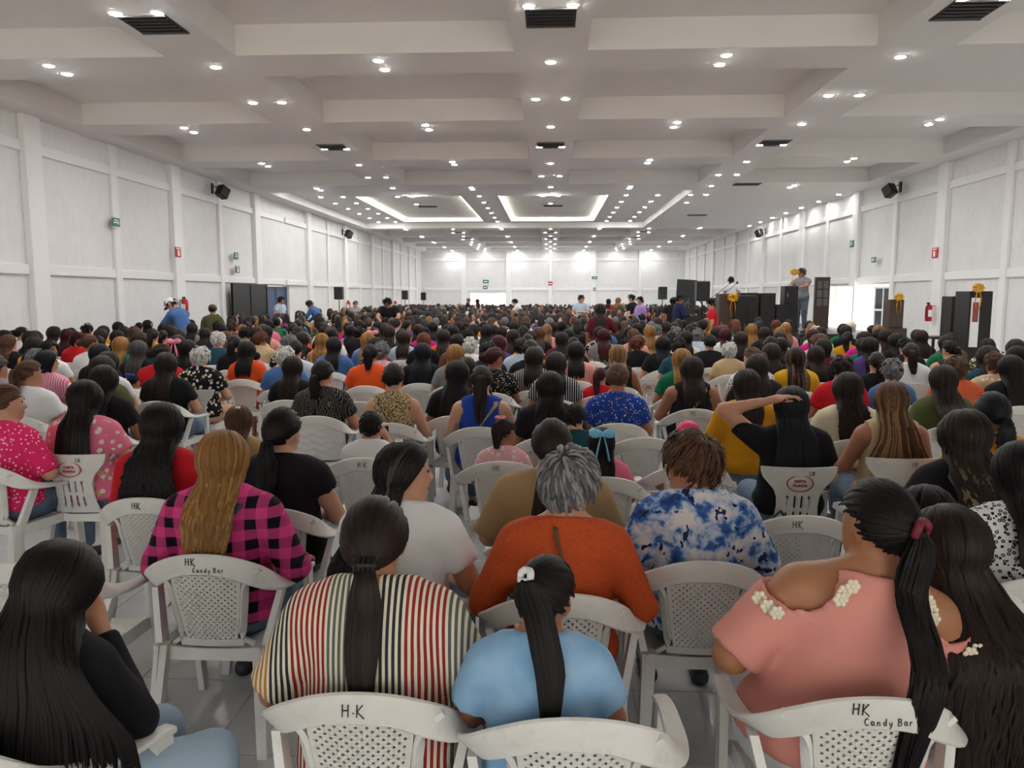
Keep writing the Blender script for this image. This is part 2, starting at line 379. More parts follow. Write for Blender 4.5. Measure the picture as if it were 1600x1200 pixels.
# ------------------------------------------------------------------ plastic chairs (sitter looks towards +Y)
m = NT('chair_plastic'); n1 = m.noise(m.obj(), 9, 5, .7)[0]; oi = m.n('ObjectInfo')
cc = m.mix(oi.outputs['Random'], srgb(232,232,229), srgb(218,217,211))
m.col(m.mix(m.ramp(n1, [(.5, (0,0,0,1)), (.85, (1,1,1,1))]), cc, srgb(202,199,190))).set(.38)
plain('marker_ink', srgb(40,40,42), .6); plain('logo_red', srgb(170,30,42), .5); plain('logo_gold', srgb(215,180,50), .5)
def back_y(x, z): return -.262+.17*(.84-z)+.75*x*x
def sweep(mb, pts, ws, ts, angs, n=10, cap=True):
    """band: rounded section of width w, thickness t, turned from upright (0) to lying (90 deg)"""
    P = [Vector(p) for p in pts]; vs_ = []; fs = []
    for i, p in enumerate(P):
        t = (P[min(i+1, len(P)-1)]-P[max(i-1, 0)]).normalized()
        side = t.cross(Vector((0,0,1))).normalized(); up = side.cross(t).normalized()
        a = math.radians(angs[i]); A = up*math.cos(a)+side*math.sin(a); B = t.cross(A).normalized()
        for k in range(n):
            q = 2*math.pi*k/n; cx, cy = math.cos(q), math.sin(q)
            e = lambda c: math.copysign(abs(c)**.55, c)
            vs_.append(p+A*e(cx)*ws[i]/2+B*e(cy)*ts[i]/2)
    for i in range(len(P)-1):
        for k in range(n): fs.append((i*n+k, i*n+(k+1) % n, (i+1)*n+(k+1) % n, (i+1)*n+k))
    if cap: fs += [tuple(range(n-1, -1, -1)), tuple((len(P)-1)*n+k for k in range(n))]
    mb.add(vs_, fs)
def smooth_path(ctrl, n):
    C = np.array(ctrl, float); K = len(C); out = []
    for t in np.linspace(0, K-1, n):
        i = min(int(t), K-2); f = t-i; p0, p1, p2, p3 = C[max(i-1,0)], C[i], C[i+1], C[min(i+2,K-1)]
        out.append(.5*((2*p1)+(-p0+p2)*f+(2*p0-5*p1+4*p2-p3)*f*f+(-p0+3*p1-3*p2+p3)*f**3))
    return np.array(out)
def rim_mesh():
    # x, y, z, width, thick, angle  from the middle of the back round to the arm front
    half = [(0,-.262,.800,.088,.022,4),(.10,-.255,.790,.088,.022,5),(.19,-.228,.752,.090,.022,14),(.258,-.165,.702,.085,.022,38),
            (.283,-.06,.668,.070,.022,72),(.290,.06,.650,.060,.022,86),(.288,.16,.645,.055,.022,90),(.280,.235,.632,.050,.022,90)]
    full = [(-a, b, c, d, e, -f) for a, b, c, d, e, f in half[:0:-1]]+half
    q = smooth_path(full, 49); mb = MB(); sweep(mb, q[:, :3], q[:, 3], q[:, 4], -q[:, 5], 10)
    return mb
def seat_mesh():
    mb = MB(); n = 9; vs_ = []
    for j in range(n):
        for i in range(n):
            x = -1+2*i/(n-1); y = -1+2*j/(n-1); k = 1-.06*(y < -.9)
            vs_.append((x*(.235+.012*y)*k, y*.225+.02, .43-.018*(1-x*x)*(1-.5*y*y)-(.02 if y > .95 else 0)))
    fs = [(j*n+i, j*n+i+1, (j+1)*n+i+1, (j+1)*n+i) for j in range(n-1) for i in range(n-1)]
    b = len(vs_); vs_ += [(x, y, z-.022) for x, y, z in vs_]
    fs += [tuple(b+k for k in f[::-1]) for f in fs]
    ring_ = [i for i in range(n)]+[j*n+n-1 for j in range(1, n)]+[(n-1)*n+i for i in range(n-2, -1, -1)]+[j*n for j in range(n-2, 0, -1)]
    c = len(vs_); vs_ += [(vs_[k][0]*1.02, vs_[k][1]*1.02, .372) for k in ring_]
    L = len(ring_)
    for k in range(L): fs.append((ring_[k], c+k, c+(k+1) % L, ring_[(k+1) % L]))
    return mb.add(vs_, fs)
def leg(mb, top, bot, w0, w1, d0, d1, hollow=False):
    vs_ = []
    for p, w_, d in ((top, w0, d0), (bot, w1, d1)):
        vs_ += [(p[0]-w_/2, p[1]-d/2, p[2]), (p[0]+w_/2, p[1]-d/2, p[2]), (p[0]+w_/2, p[1]+d/2, p[2]), (p[0]-w_/2, p[1]+d/2, p[2])]
    mb.add(vs_, [(0,1,2,3), (7,6,5,4), (0,4,5,1), (1,5,6,2), (2,6,7,3), (3,7,4,0)])
    return mb
def panel_plate(outline, z0, z1, thick, hole=None, nx=18, nz=22, relief=None):
    """curved back plate; outline(z) half width; hole(i,j) -> diamond opening in that cell"""
    mb = MB(); idx = {}
    def P(fx, fz, off):
        z = z0+(z1-z0)*fz; x = fx*outline(z); y = back_y(x, z)+off
        if relief: y += relief(x, z)*(1 if off < 0 else 0)
        return (x, y, z)
    for off in (-thick/2, thick/2):
        b = len(mb.v); vs_ = [P(-1+2*i/nx, j/nz, off) for j in range(nz+1) for i in range(nx+1)]
        fs = []
        for j in range(nz):
            for i in range(nx):
                c = [j*(nx+1)+i, j*(nx+1)+i+1, (j+1)*(nx+1)+i+1, (j+1)*(nx+1)+i]
                if hole and hole(i, j):
                    hx, hz = .40, .40; k = len(vs_); fi, fj = i+.5, j+.5
                    vs_ += [P(-1+2*fi/nx, (fj-hz)/nz, off), P(-1+2*(fi+hx)/nx, fj/nz, off), P(-1+2*fi/nx, (fj+hz)/nz, off), P(-1+2*(fi-hx)/nx, fj/nz, off)]
                    q = [(c[0],c[1],k), (c[1],k+1,k), (c[1],c[2],k+1), (c[2],k+2,k+1), (c[2],c[3],k+2), (c[3],k+3,k+2), (c[3],c[0],k+3), (c[0],k,k+3)]
                else: q = [tuple(c)]
                fs += q if off < 0 else [f[::-1] for f in q]
        mb.add(vs_, fs)
        if off < 0: n_first = len(mb.v)
    # rim of the plate
    ed = [i for i in range(nx+1)]+[j*(nx+1)+nx for j in range(1, nz+1)]+[nz*(nx+1)+i for i in range(nx-1, -1, -1)]+[j*(nx+1) for j in range(nz-1, 0, -1)]
    for k in range(len(ed)):
        a, b_ = ed[k], ed[(k+1) % len(ed)]; mb.f.append((a, n_first+a, n_first+b_, b_)); mb.m.append(0)
    return mb
PL = M('chair_plastic')
def outA(z): t = min(max((z-.44)/.34, 0), 1); return .100+.052*t**.8
def frame_mesh():
    mb = MB()
    for s in (-1, 1):
        c = []
        for z in np.linspace(.43, .77, 12):
            fl_ = .055*max(0, (z-.70)/.07)**2 + .05*max(0, (.47-z)/.04)**1.5
            x = s*(outA(z)+.016+fl_); c.append((x, back_y(x, z), z))
        sweep(mb, c, [.034]*12, [.02]*12, [90]*12, 8)
    for z in (.445, .768):
        hw = outA(z)+.03; c = [(x, back_y(x, z), z) for x in np.linspace(-hw, hw, 9)]
        sweep(mb, c, [.036]*9, [.02]*9, [0]*9, 8)
    return mb
def mesh_of(mb, nm, edge=40): return mb.mesh(nm, PL, True, edge)
CH = {}
CH['rim'] = mesh_of(rim_mesh(), 'rim_and_arms'); CH['seat'] = mesh_of(seat_mesh(), 'seat')
CH['panelA'] = mesh_of(panel_plate(lambda z: outA(z), .445, .768, .008, lambda i, j: 1 <= i < 19 and 1 <= j < 25 and (i+j) % 2 == 0, 20, 26), 'perforated_back', 20)
CH['frame'] = mesh_of(frame_mesh(), 'back_frame')
def outC(z): return .125+.10*math.sqrt(max(0, 1-((z-.66)/.24)**2)) if z > .60 else .125+.10*max(.3, (z-.3)/.31)
CH['panelC'] = mesh_of(panel_plate(lambda z: .235 if z < .7 else .235*math.sqrt(max(.06, 1-((z-.70)/.105)**2))*1.0, .44, .80, .014, None, 26, 40, lambda x, z: -.006*max(0, math.sin((z*95+math.sin(x*42)*1.6)))), 'wavy_back', 60)
def outB(z):
    p = [(.43,.150),(.50,.132),(.58,.124),(.64,.128),(.69,.148),(.73,.182),(.765,.212),(.80,.226),(.835,.230)]
    return float(np.interp(z, [a for a, b in p], [b for a, b in p]))
def slots(i, j): return False
def panelB():
    nx, nz = 36, 40; base = panel_plate(outB, .43, .835, .016, None, nx, nz)
    # cut four upright slots in two tiers
    keep_f, keep_m = [], []; z0, z1 = .43, .835
    def inslot(f):
        c = np.mean([base.v[k] for k in f], axis=0); y_span = max(abs(base.v[k][1]-back_y(base.v[k][0], base.v[k][2])) for k in f)
        if not ((.475 < c[2] < .555) or (.568 < c[2] < .655)): return False
        return any(abs(c[0]-s) < .0058 for s in (-.066, -.022, .022, .066))
    for f, mm in zip(base.f, base.m):
        if len(f) == 4 and inslot(f): continue
        keep_f.append(f); keep_m.append(mm)
    base.f, base.m = keep_f, keep_m
    return base
CH['panelB'] = mesh_of(panelB(), 'slotted_back', 50)
CH['fleg'] = {s: mesh_of(leg(MB(), (s*.281, .200, .632), (s*.262, .255, 0), .028, .028, .06, .05), 'leg', 30) for s in (-1, 1)}
CH['rleg'] = {s: mesh_of(leg(leg(MB(), (s*.205, -.20, .44), (s*.232, -.285, 0), .055, .04, .05, .036), (s*.215,-.19,.44), (s*.245,-.26,0), .012, .012, .09, .05), 'leg', 30) for s in (-1, 1)}
CH['lug'] = {s: mesh_of(leg(MB(), (s*.268, -.105, .650), (s*.215, -.185, .40), .026, .03, .05, .06), 'arm_support', 30) for s in (-1, 1)}
CH['bleg'] = {s: mesh_of(leg(MB(), (s*.185, -.185, .43), (s*.225, -.265, 0), .06, .045, .045, .034), 'leg', 30) for s in (-1, 1)}
CH['bfleg'] = {s: mesh_of(leg(MB(), (s*.20, .20, .42), (s*.225, .235, 0), .06, .04, .05, .036), 'leg', 30) for s in (-1, 1)}
# writing
STROKES = {'H': [[(0,0),(.05,1)],[(.55,0),(.6,1)],[(.02,.5),(.6,.55)]], 'K': [[(0,0),(.05,1)],[(.6,1),(.05,.42),(.7,-.1)]], '.': [[(.05,.3),(.14,.34)]],
 'C': [[(.55,.85),(.3,1),(.05,.7),(.0,.35),(.2,.02),(.6,.1)]], 'R': [[(0,0),(.03,1)],[(.0,.95),(.5,.9),(.5,.6),(.05,.5),(.6,0)]], '2': [[(0,.8),(.3,1),(.55,.75),(.05,.05),(.6,.08)]],
 'B': [[(0,0),(.03,1)],[(0,1),(.5,.88),(.42,.6),(.04,.52),(.58,.4),(.5,.06),(0,0)]], 'a': [[(.45,.5),(.2,.58),(0,.3),(.15,.02),(.42,.2),(.45,.5),(.46,.05),(.58,.02)]],
 'n': [[(0,0),(.02,.52)],[(.02,.38),(.25,.55),(.4,.4),(.42,0)]], 'd': [[(.42,.4),(.2,.55),(0,.28),(.15,.02),(.42,.2)],[(.44,1),(.43,.02)]], 'y': [[(0,.5),(.08,.1),(.35,.15)],[(.42,.52),(.35,0),(.1,-.4)]], 'r': [[(0,0),(.02,.5)],[(.02,.35),(.3,.52)]], ' ': []}
def writing(txt, h, x0, z0, w=.0018):
    arm = 'H' in txt or 'a' in txt
    mb = MB(); x = x0
    for ch in txt:
        for st in STROKES[ch]:
            pts = []
            for a, b in st:
                # text is read from behind the chair, where +x runs to the right as for the sitter
                X = x+a*h*.8; Z = z0+b*h; pts.append((X, (-.2755+.7*X*X if arm else back_y(X, Z)-.0105), Z))
            mb.tube(pts, w, 5)
        x += h*(.35 if ch in '. ' else .78)
    return mb.mesh('writing', M('marker_ink'))
WR = {k: writing(*v) for k, v in {'H.K': ('H.K', .034, -.035, .782), 'HK': ('HK', .034, -.05, .785), 'HK Candy Bar': ('HK', .03, -.06, .80),
      'Candy Bar': ('Candy Bar', .02, -.03, .772, .0014), 'CR': ('CR', .026, .05, .785), 'C2': ('C2', .026, .02, .79)}.items()}
def text_mesh(txt, size, mat, bold=.0):
    cu = bpy.data.curves.new('t', 'FONT'); cu.body = txt; cu.size = size; cu.align_x = 'CENTER'; cu.align_y = 'CENTER'; cu.extrude = .0008; cu.offset = bold
    ob = bpy.data.objects.new('t', cu); COL.objects.link(ob); dg = bpy.context.evaluated_depsgraph_get()
    me = bpy.data.meshes.new_from_object(ob.evaluated_get(dg)); bpy.data.objects.remove(ob); bpy.data.curves.remove(cu)
    me.materials.clear(); me.materials.append(mat); return me
LOGO_T = {k: text_mesh(k, .0215, M('logo_red'), .0012) for k in ('CARTA', 'BLANCA', 'TKATE')}
def oval(rx, rz, r, mat):
    mb = MB(); mb.tube([(rx*math.cos(a), 0, rz*math.sin(a)) for a in np.linspace(0, 2*math.pi, 33)], r, 6, flat=.5); return mb.mesh('logo_ring', mat, True)
RING = oval(.078, .050, .0055, M('logo_red')); RING_G = oval(.055, .045, .005, M('logo_gold'))
def chair(kind, x, y, rz, label, ink=None, group=None, logo=None):
    nm = {'A': 'plastic_armchair', 'B': 'plastic_chair', 'C': 'plastic_armchair'}[kind]
    t = thing(nm, label, 'chair', (x, y, 0), rz, group)
    link('seat', CH['seat'], t)
    if kind in 'AC':
        link('rim_and_arms', CH['rim'], t)
        if kind == 'A': fr = link('back_frame', CH['frame'], t); link('perforated_back', CH['panelA'], fr)
        else: link('wavy_back', CH['panelC'], t)
        for s in (-1, 1): link('leg', CH['fleg'][s], t); link('leg', CH['rleg'][s], t); link('arm_support', CH['lug'][s], t)
    else:
        bk = link('slotted_back', CH['panelB'], t)
        for s in (-1, 1): link('leg', CH['bleg'][s], t); link('leg', CH['bfleg'][s], t)
        if logo:
            zc = .735; yy = back_y(0, zc)-.011
            lg = link('logo', RING_G if logo == 'gold' else RING, bk, (0, yy, zc))
            if logo == 'red':
                for wd, dz in (('CARTA', .013), ('BLANCA', -.014)):
                    q = link('logo_text', LOGO_T[wd], lg, (0, -.002, dz)); q.rotation_euler = (math.pi/2, 0, 0)
    for k in (ink or ()): link('writing', WR[k], t)
    return t
# ------------------------------------------------------------------ figures: a smooth body surface, clothes cut from it, hair in locks
def rotm(yaw=0, pitch=0, roll=0):
    """yaw to the person's left, pitch nods forward, roll tilts to the right"""
    cy, sy, cp, sp, cr, sr = math.cos(yaw), math.sin(yaw), math.cos(pitch), math.sin(pitch), math.cos(roll), math.sin(roll)
    Z = np.array([[cy,-sy,0],[sy,cy,0],[0,0,1]]); X = np.array([[1,0,0],[0,cp,sp],[0,-sp,cp]]); Y = np.array([[cr,0,sr],[0,1,0],[-sr,0,cr]])
    return Z @ X @ Y
def rcone(P, a, b, r1, r2):
    a = np.asarray(a, np.float32); ba = np.asarray(b, np.float32)-a; L = float(ba@ba)+1e-9; q = P-a
    t = np.clip((q@ba)/L, 0, 1); d = q-t[:, None]*ba
    return np.sqrt((d*d).sum(1))-(r1+(r2-r1)*t)
def ell(P, c, r):
    q = (P-np.asarray(c, np.float32)); r = np.asarray(r, np.float32)
    k0 = np.sqrt(((q/r)**2).sum(1)); k1 = np.sqrt(((q/(r*r))**2).sum(1))+1e-6
    return k0*(k0-1)/k1
def smin(a, b, k):
    h = np.maximum(k-np.abs(a-b), 0)/k; return np.minimum(a, b)-h*h*k*.25
def surface_nets(D, o, h):
    nx, ny, nz = D.shape; S = D < 0
    c = [S[i:nx-1+i, j:ny-1+j, k:nz-1+k] for i in (0, 1) for j in (0, 1) for k in (0, 1)]
    tot = sum(x.astype(np.int8) for x in c); act = (tot > 0) & (tot < 8)
    I = np.argwhere(act); idx = -np.ones(act.shape, np.int32); idx[act] = np.arange(len(I))
    vals = np.stack([D[I[:,0]+i, I[:,1]+j, I[:,2]+k] for i in (0,1) for j in (0,1) for k in (0,1)], 1)
    cor = np.array([(i,j,k) for i in (0,1) for j in (0,1) for k in (0,1)], np.float32)
    acc = np.zeros((len(I), 3), np.float32); cnt = np.zeros(len(I), np.float32)
    for a in range(8):
        for b in range(a+1, 8):
            if np.abs(cor[a]-cor[b]).sum() != 1: continue
            va, vb = vals[:, a], vals[:, b]; m_ = (va < 0) != (vb < 0)
            t = np.where(m_, va/np.where(m_, va-vb, 1), 0)[:, None]
            acc += np.where(m_[:, None], cor[a]+t*(cor[b]-cor[a]), 0); cnt += m_
    V = (I+acc/cnt[:, None])*h+o; Q = []
    for ax in range(3):
        sl0 = [slice(1, -1)]*3; sl0[ax] = slice(0, -1); sl1 = list(sl0); sl1[ax] = slice(1, None)
        A, B = S[tuple(sl0)], S[tuple(sl1)]; E = np.argwhere(A != B)
        if not len(E): continue
        fl_ = A[tuple(E.T)]; base = E.copy()
        for k in range(3):
            if k != ax: base[:, k] += 1
        u_, v_ = (ax+1) % 3, (ax+2) % 3; q = []
        for du, dv in ((1,1), (0,1), (0,0), (1,0)):
            cidx = base.copy(); cidx[:, u_] -= du; cidx[:, v_] -= dv; q.append(idx[tuple(cidx.T)])
        q = np.stack(q, 1); q[~fl_] = q[~fl_][:, ::-1]; Q.append(q)
    Q = np.concatenate(Q); Q = Q[(Q >= 0).all(1)]
    # one relaxing pass
    s = np.zeros_like(V); n = np.zeros(len(V))
    for k in range(4):
        np.add.at(s, Q[:, k], V[Q[:, (k+1) % 4]]+V[Q[:, (k+3) % 4]]); np.add.at(n, Q[:, k], 2)
    V = V*.5+.5*s/np.maximum(n, 1)[:, None]
    return V.astype(np.float32), Q
HC = np.array([0, .012, 1.165]); NP = np.array([0, 0, 1.055])
ARMS = {'lap': ((.240,.04,.72), (.12,.25,.655)), 'rest': ((.262,-.01,.71), (.255,.19,.66)), 'up': ((.36,.06,1.12), (.13,-.03,1.20)), 'phone': ((.225,.15,.80), (.075,.30,.99)),
        'chin': ((.205,.20,.74), (.075,.15,1.03)), 'down': ((.235,-.03,.72), (.245,.04,.48)), 'reach': ((.22,.20,.83), (.13,.42,.78)), 'fold': ((.235,.05,.73), (.02,.18,.76)), 'hip': ((.30,.02,.73), (.20,.22,.74))}
SLEEVE = {'none': 0, 'cap': .35, 'short': .62, 'elbow': .97, 'long': 2}
BODY = {}
_hand = {}
def hand_mesh(h):
    if h in _hand: return _hand[h]
    lo = np.array([-.06,-.05,-.06]); n = np.array([int(.12/h)+2, int(.26/h)+2, int(.11/h)+2])
    g = np.stack(np.meshgrid(*[lo[i]+h*np.arange(n[i]) for i in range(3)], indexing='ij'), -1).reshape(-1, 3).astype(np.float32)
    d = rcone(g, (0,-.03,0), (0,.02,0), .026, .028); d = smin(d, ell(g, (0,.055,0), (.042,.05,.016)), .02)
    for x, L, r in ((-.030,.060,.0085), (-.010,.075,.009), (.010,.070,.009), (.029,.052,.008)):
        m_ = (x*1.15, .10+L*.45, -.010); e_ = (x*1.1, .10+L*.75, -.036)
        f = np.minimum(rcone(g, (x,.085,0), m_, r*1.1, r), rcone(g, m_, e_, r, r*.8)); d = smin(d, f, .006)
    t = np.minimum(rcone(g, (-.032,.035,-.004), (-.056,.07,-.016), .013, .011), rcone(g, (-.056,.07,-.016), (-.050,.105,-.026), .011, .008)); d = smin(d, t, .01)
    _hand[h] = surface_nets(d.reshape(n), lo, h); return _hand[h]
def make_body(h=.02, g=1.0, fem=True, lean=0.0, yaw=0.0, pitch=0.0, roll=0.0, arms=('lap', 'lap'), sleeve='short', neck=1.068, cold=False, loose=.014, stand=False, side=0.0, legs=None, scoop=.38):
    key = (h, g, fem, lean, yaw, pitch, roll, arms, sleeve, neck, cold, loose, stand, side, legs, scoop)
    if key in BODY: return BODY[key]
    piv = np.array([0,-.02,.50]); Rt = rotm(0, lean, side); Rh = rotm(yaw, pitch, roll); lift = .40 if stand else 0.0
    T = lambda p: Rt @ (np.asarray(p, float)-piv)+piv+np.array([0,0,lift])
    gs = .5+.5*g
    J = [ARMS[a] if isinstance(a, str) else a for a in arms]
    pts = [T((0,0,1.28)), T((0,.12,1.2)), T((0,-.16*g,.9)), T((.28*g,0,.9)), T((-.28*g,0,.9))]
    for sgn, (e, w_) in zip((-1, 1), J):
        for p in (e, w_): pts.append(T((sgn*p[0], p[1], p[2])))
    if stand: LG = [((s*.09,0,.93), (s*.10,.02,.50), (s*.105,-.02,.07)) for s in (-1, 1)]
    elif legs == 'right': LG = [((-.09,.02,.53), (.20,.36,.52), (.30,.40,.08)), ((.09,.0,.53), (.44,.22,.52), (.50,.24,.08))]
    elif legs == 'cross': LG = [((-.09,.02,.53), (-.14,.43,.51), (-.16,.47,.09)), ((.09,.02,.53), (.16,.42,.51), (.19,.36,.09))]
    else: LG = [((s*.09,.02,.53), (s*.12,.43,.51), (s*.12,.44,.08)) for s in (-1, 1)]
    for l in LG: pts += [np.array(q) for q in l]
    pts = np.array(pts); lo = pts.min(0)-.15; hi = pts.max(0)+.13; lo[2] = max(lo[2], -.04)
    n = np.ceil((hi-lo)/h).astype(int)+1
    P = np.stack(np.meshgrid(*[(lo[i]+h*np.arange(n[i])) for i in range(3)], indexing='ij'), -1).reshape(-1, 3).astype(np.float32)
    Pt = ((P-np.array([0,0,lift])-piv) @ Rt + piv).astype(np.float32)          # torso frame
    Ph = ((Pt-NP) @ Rh + NP-HC).astype(np.float32)                               # head frame about skull centre
    tor = ell(Pt, (0,0,.55), (.172*g,.135*g,.135)); tor = smin(tor, ell(Pt, (0,-.005,.70), (.145*g,.112*g,.16)), .06)
    tor = smin(tor, ell(Pt, (0,-.008,.86), (.150*gs,.108*gs,.16)), .06)
    if fem:
        for s in (-1, 1): tor = smin(tor, ell(Pt, (s*.072,.075*gs,.85), (.066*gs,.06*gs,.066)), .03)
    sw = .135*(gs if fem else gs*1.13)
    sh = np.minimum(rcone(Pt, (0,-.010,.975), (-sw,-.008,.940), .058*gs, .058*gs), rcone(Pt, (0,-.010,.975), (sw,-.008,.940), .058*gs, .058*gs))
    for s in (-1, 1): sh = smin(sh, rcone(Pt, (0,-.012,1.045), (s*sw,-.008,.955), .046, .046), .03)
    tor = smin(tor, sh, .05)
    nk = rcone(Pt, (0,-.014,1.0), tuple(NP+Rh@np.array([0,.0,.04])), .053*(1 if fem else 1.15), .048*(1 if fem else 1.15))
    hd = ell(Ph, (0,-.004,.005), (.074,.092,.096)); hd = smin(hd, ell(Ph, (0,.034,-.055), (.056,.058,.068)), .03)
    hd = smin(hd, ell(Ph, (0,.072,-.100), (.024,.020,.020)), .025)
    hd = smin(hd, rcone(Ph, (0,.088,.004), (0,.104,-.034), .008, .015), .012)
    for s in (-1, 1):
        hd = smin(hd, ell(Ph, (s*.077,-.006,-.022), (.011,.020,.031)), .008)
        hd = np.maximum(hd, -ell(Ph, (s*.031,.098,.004), (.017,.014,.010)))
    arm = None; slv = None; shs = []
    fr = SLEEVE[sleeve]
    for sgn, (e, w_) in zip((-1, 1), J):
        S0 = np.array([sgn*(sw+.030), -.008, .932]); E = np.array([sgn*e[0]*gs, e[1], e[2]]); W = np.array([sgn*w_[0], w_[1], w_[2]])
        ua = rcone(Pt, S0, E, .053*gs, .042*gs); fa = rcone(Pt, E, W, .043*gs, .026); a_ = smin(ua, fa, .02)
        arm = a_ if arm is None else np.minimum(arm, a_)
        if fr > 0:
            dr = (E-S0)/np.linalg.norm(E-S0)
            if fr <= 1:
                fl_ = .012 if sleeve != 'elbow' else .006
                q = rcone(Pt, S0, E, .056*gs+loose*.8, .046*gs+loose+fl_); q = np.maximum(q, (Pt-(S0+(E-S0)*fr)) @ dr.astype(np.float32))
            else:
                d2 = (W-E)/np.linalg.norm(W-E)
                q = smin(rcone(Pt, S0, E, .055*gs+loose, .044*gs+loose), np.maximum(rcone(Pt, E, W, .045*gs+loose, .030+loose*.7), (Pt-(E+(W-E)*.93)) @ d2.astype(np.float32)), .02)
            slv = q if slv is None else np.minimum(slv, q)
        shs.append(S0)
    body = smin(smin(tor, nk, .03), arm, .03); body = smin(body, hd, .022)
    leg_ = None; pan = None; fts = []
    for H_, K_, A_ in LG:
        l = smin(rcone(P, H_, K_, .088*g, .060*gs), rcone(P, K_, A_, .056*gs, .036), .03)
        ft_ = rcone(P, (A_[0], A_[1]-.03, .035), (A_[0]*1.05, A_[1]+.15, .028), .034, .028)
        l = smin(l, ft_, .03); leg_ = l if leg_ is None else np.minimum(leg_, l)
        q = smin(rcone(P, H_, K_, .088*g+.012, .064*gs+.010), np.maximum(rcone(P, K_, A_, .060*gs+.014, .052), .11-P[:, 2]), .03); pan = q if pan is None else np.minimum(pan, q)
        f2 = np.maximum(rcone(P, (A_[0], A_[1]-.035, .045), (A_[0]*1.05, A_[1]+.165, .036), .045, .036), -P[:, 2]); fts.append(f2)
    body = smin(body, leg_, .04)
    body = np.maximum(body, -P[:, 2]+.004)
    top = smin(tor, np.full_like(tor, 9), .01)-loose
    if slv is not None: top = smin(top, slv, .025)
    fold = .0035*np.sin(Pt[:, 2]*62+6*Pt[:, 0]+9*Pt[:, 1])*np.sin(Pt[:, 0]*27+1.3)*np.clip((.93-Pt[:, 2])*5, 0, 1)
    top = top+fold.astype(np.float32)
    nn = np.array([0, scoop, 1.0], np.float32); nn /= np.linalg.norm(nn)
    top = np.maximum(top, (Pt-np.array([0,-.055,neck], np.float32)) @ nn)
    if sleeve == 'none':
        for S0 in shs: top = np.maximum(top, -(np.sqrt(((Pt-(S0+np.array([np.sign(S0[0])*.028, 0, .0])).astype(np.float32))**2).sum(1))-.084*gs))
    if cold:
        for S0 in shs: top = np.maximum(top, -(np.sqrt(((Pt-(S0+np.array([0, -.01, .045])).astype(np.float32))**2).sum(1))-.083*gs))
    top = np.maximum(top, (.50 if not stand else .46)-Pt[:, 2])
    if not stand: top = np.maximum(top, -(P[:, 2]-.435))
    pan = smin(pan, ell(P if not stand else P-np.array([0,0,.40], np.float32), (0,0,.55), (.172*g+.008,.135*g+.008,.135)), .04)
    pan = np.maximum(pan, P[:, 2]-(.62 if not stand else 1.0))
    R = {}
    for nm, d in (('body', body), ('top', top), ('pants', pan), ('shoe0', fts[0]), ('shoe1', fts[1])):
        R[nm] = surface_nets(d.reshape(n), lo, h)
    # hands join the same body surface
    hh = max(.006, h*.42); V, Q = R['body']; Vs, Qs = [V], [Q]; nb = len(V)
    for sgn, (e, w_) in zip((-1, 1), J):
        E = T((sgn*e[0]*gs, e[1], e[2])); W = T((sgn*w_[0], w_[1], w_[2])); d = (W-E)/np.linalg.norm(W-E)
        hv, hq = hand_mesh(hh); hv = hv.copy()
        if sgn < 0: hv[:, 0] *= -1; hq = hq[:, ::-1]
        upv = np.array([0,0,1.0]) if abs(d[2]) < .85 else np.array([0,-1.0,0]); sx = np.cross(d, upv); sx /= np.linalg.norm(sx); uz = np.cross(sx, d)
        Mx = np.stack([sx, d, uz], 1); Vs.append((hv @ Mx.T + W+d*.01).astype(np.float32)); Qs.append(hq+nb); nb += len(hv)
    R['body'] = (np.concatenate(Vs), np.concatenate(Qs))
    B = {nm: np_mesh(nm, v[0], v[1], []) for nm, v in R.items()}
    B['Rt'], B['Rh'], B['T'], B['lift'], B['g'] = Rt, Rh, T, lift, g
    B['headtop'] = T(NP+Rh@(HC+np.array([0,-.01,.112])-NP)); B['raw'] = R
    B['hp'] = lambda p: T(NP+Rh@(HC+np.asarray(p, float)-NP))      # head frame point -> person frame
    B['wrist'] = [T((s*w_[0], w_[1], w_[2])) for s, (e, w_) in zip((-1, 1), J)]
    BODY[key] = B; return B
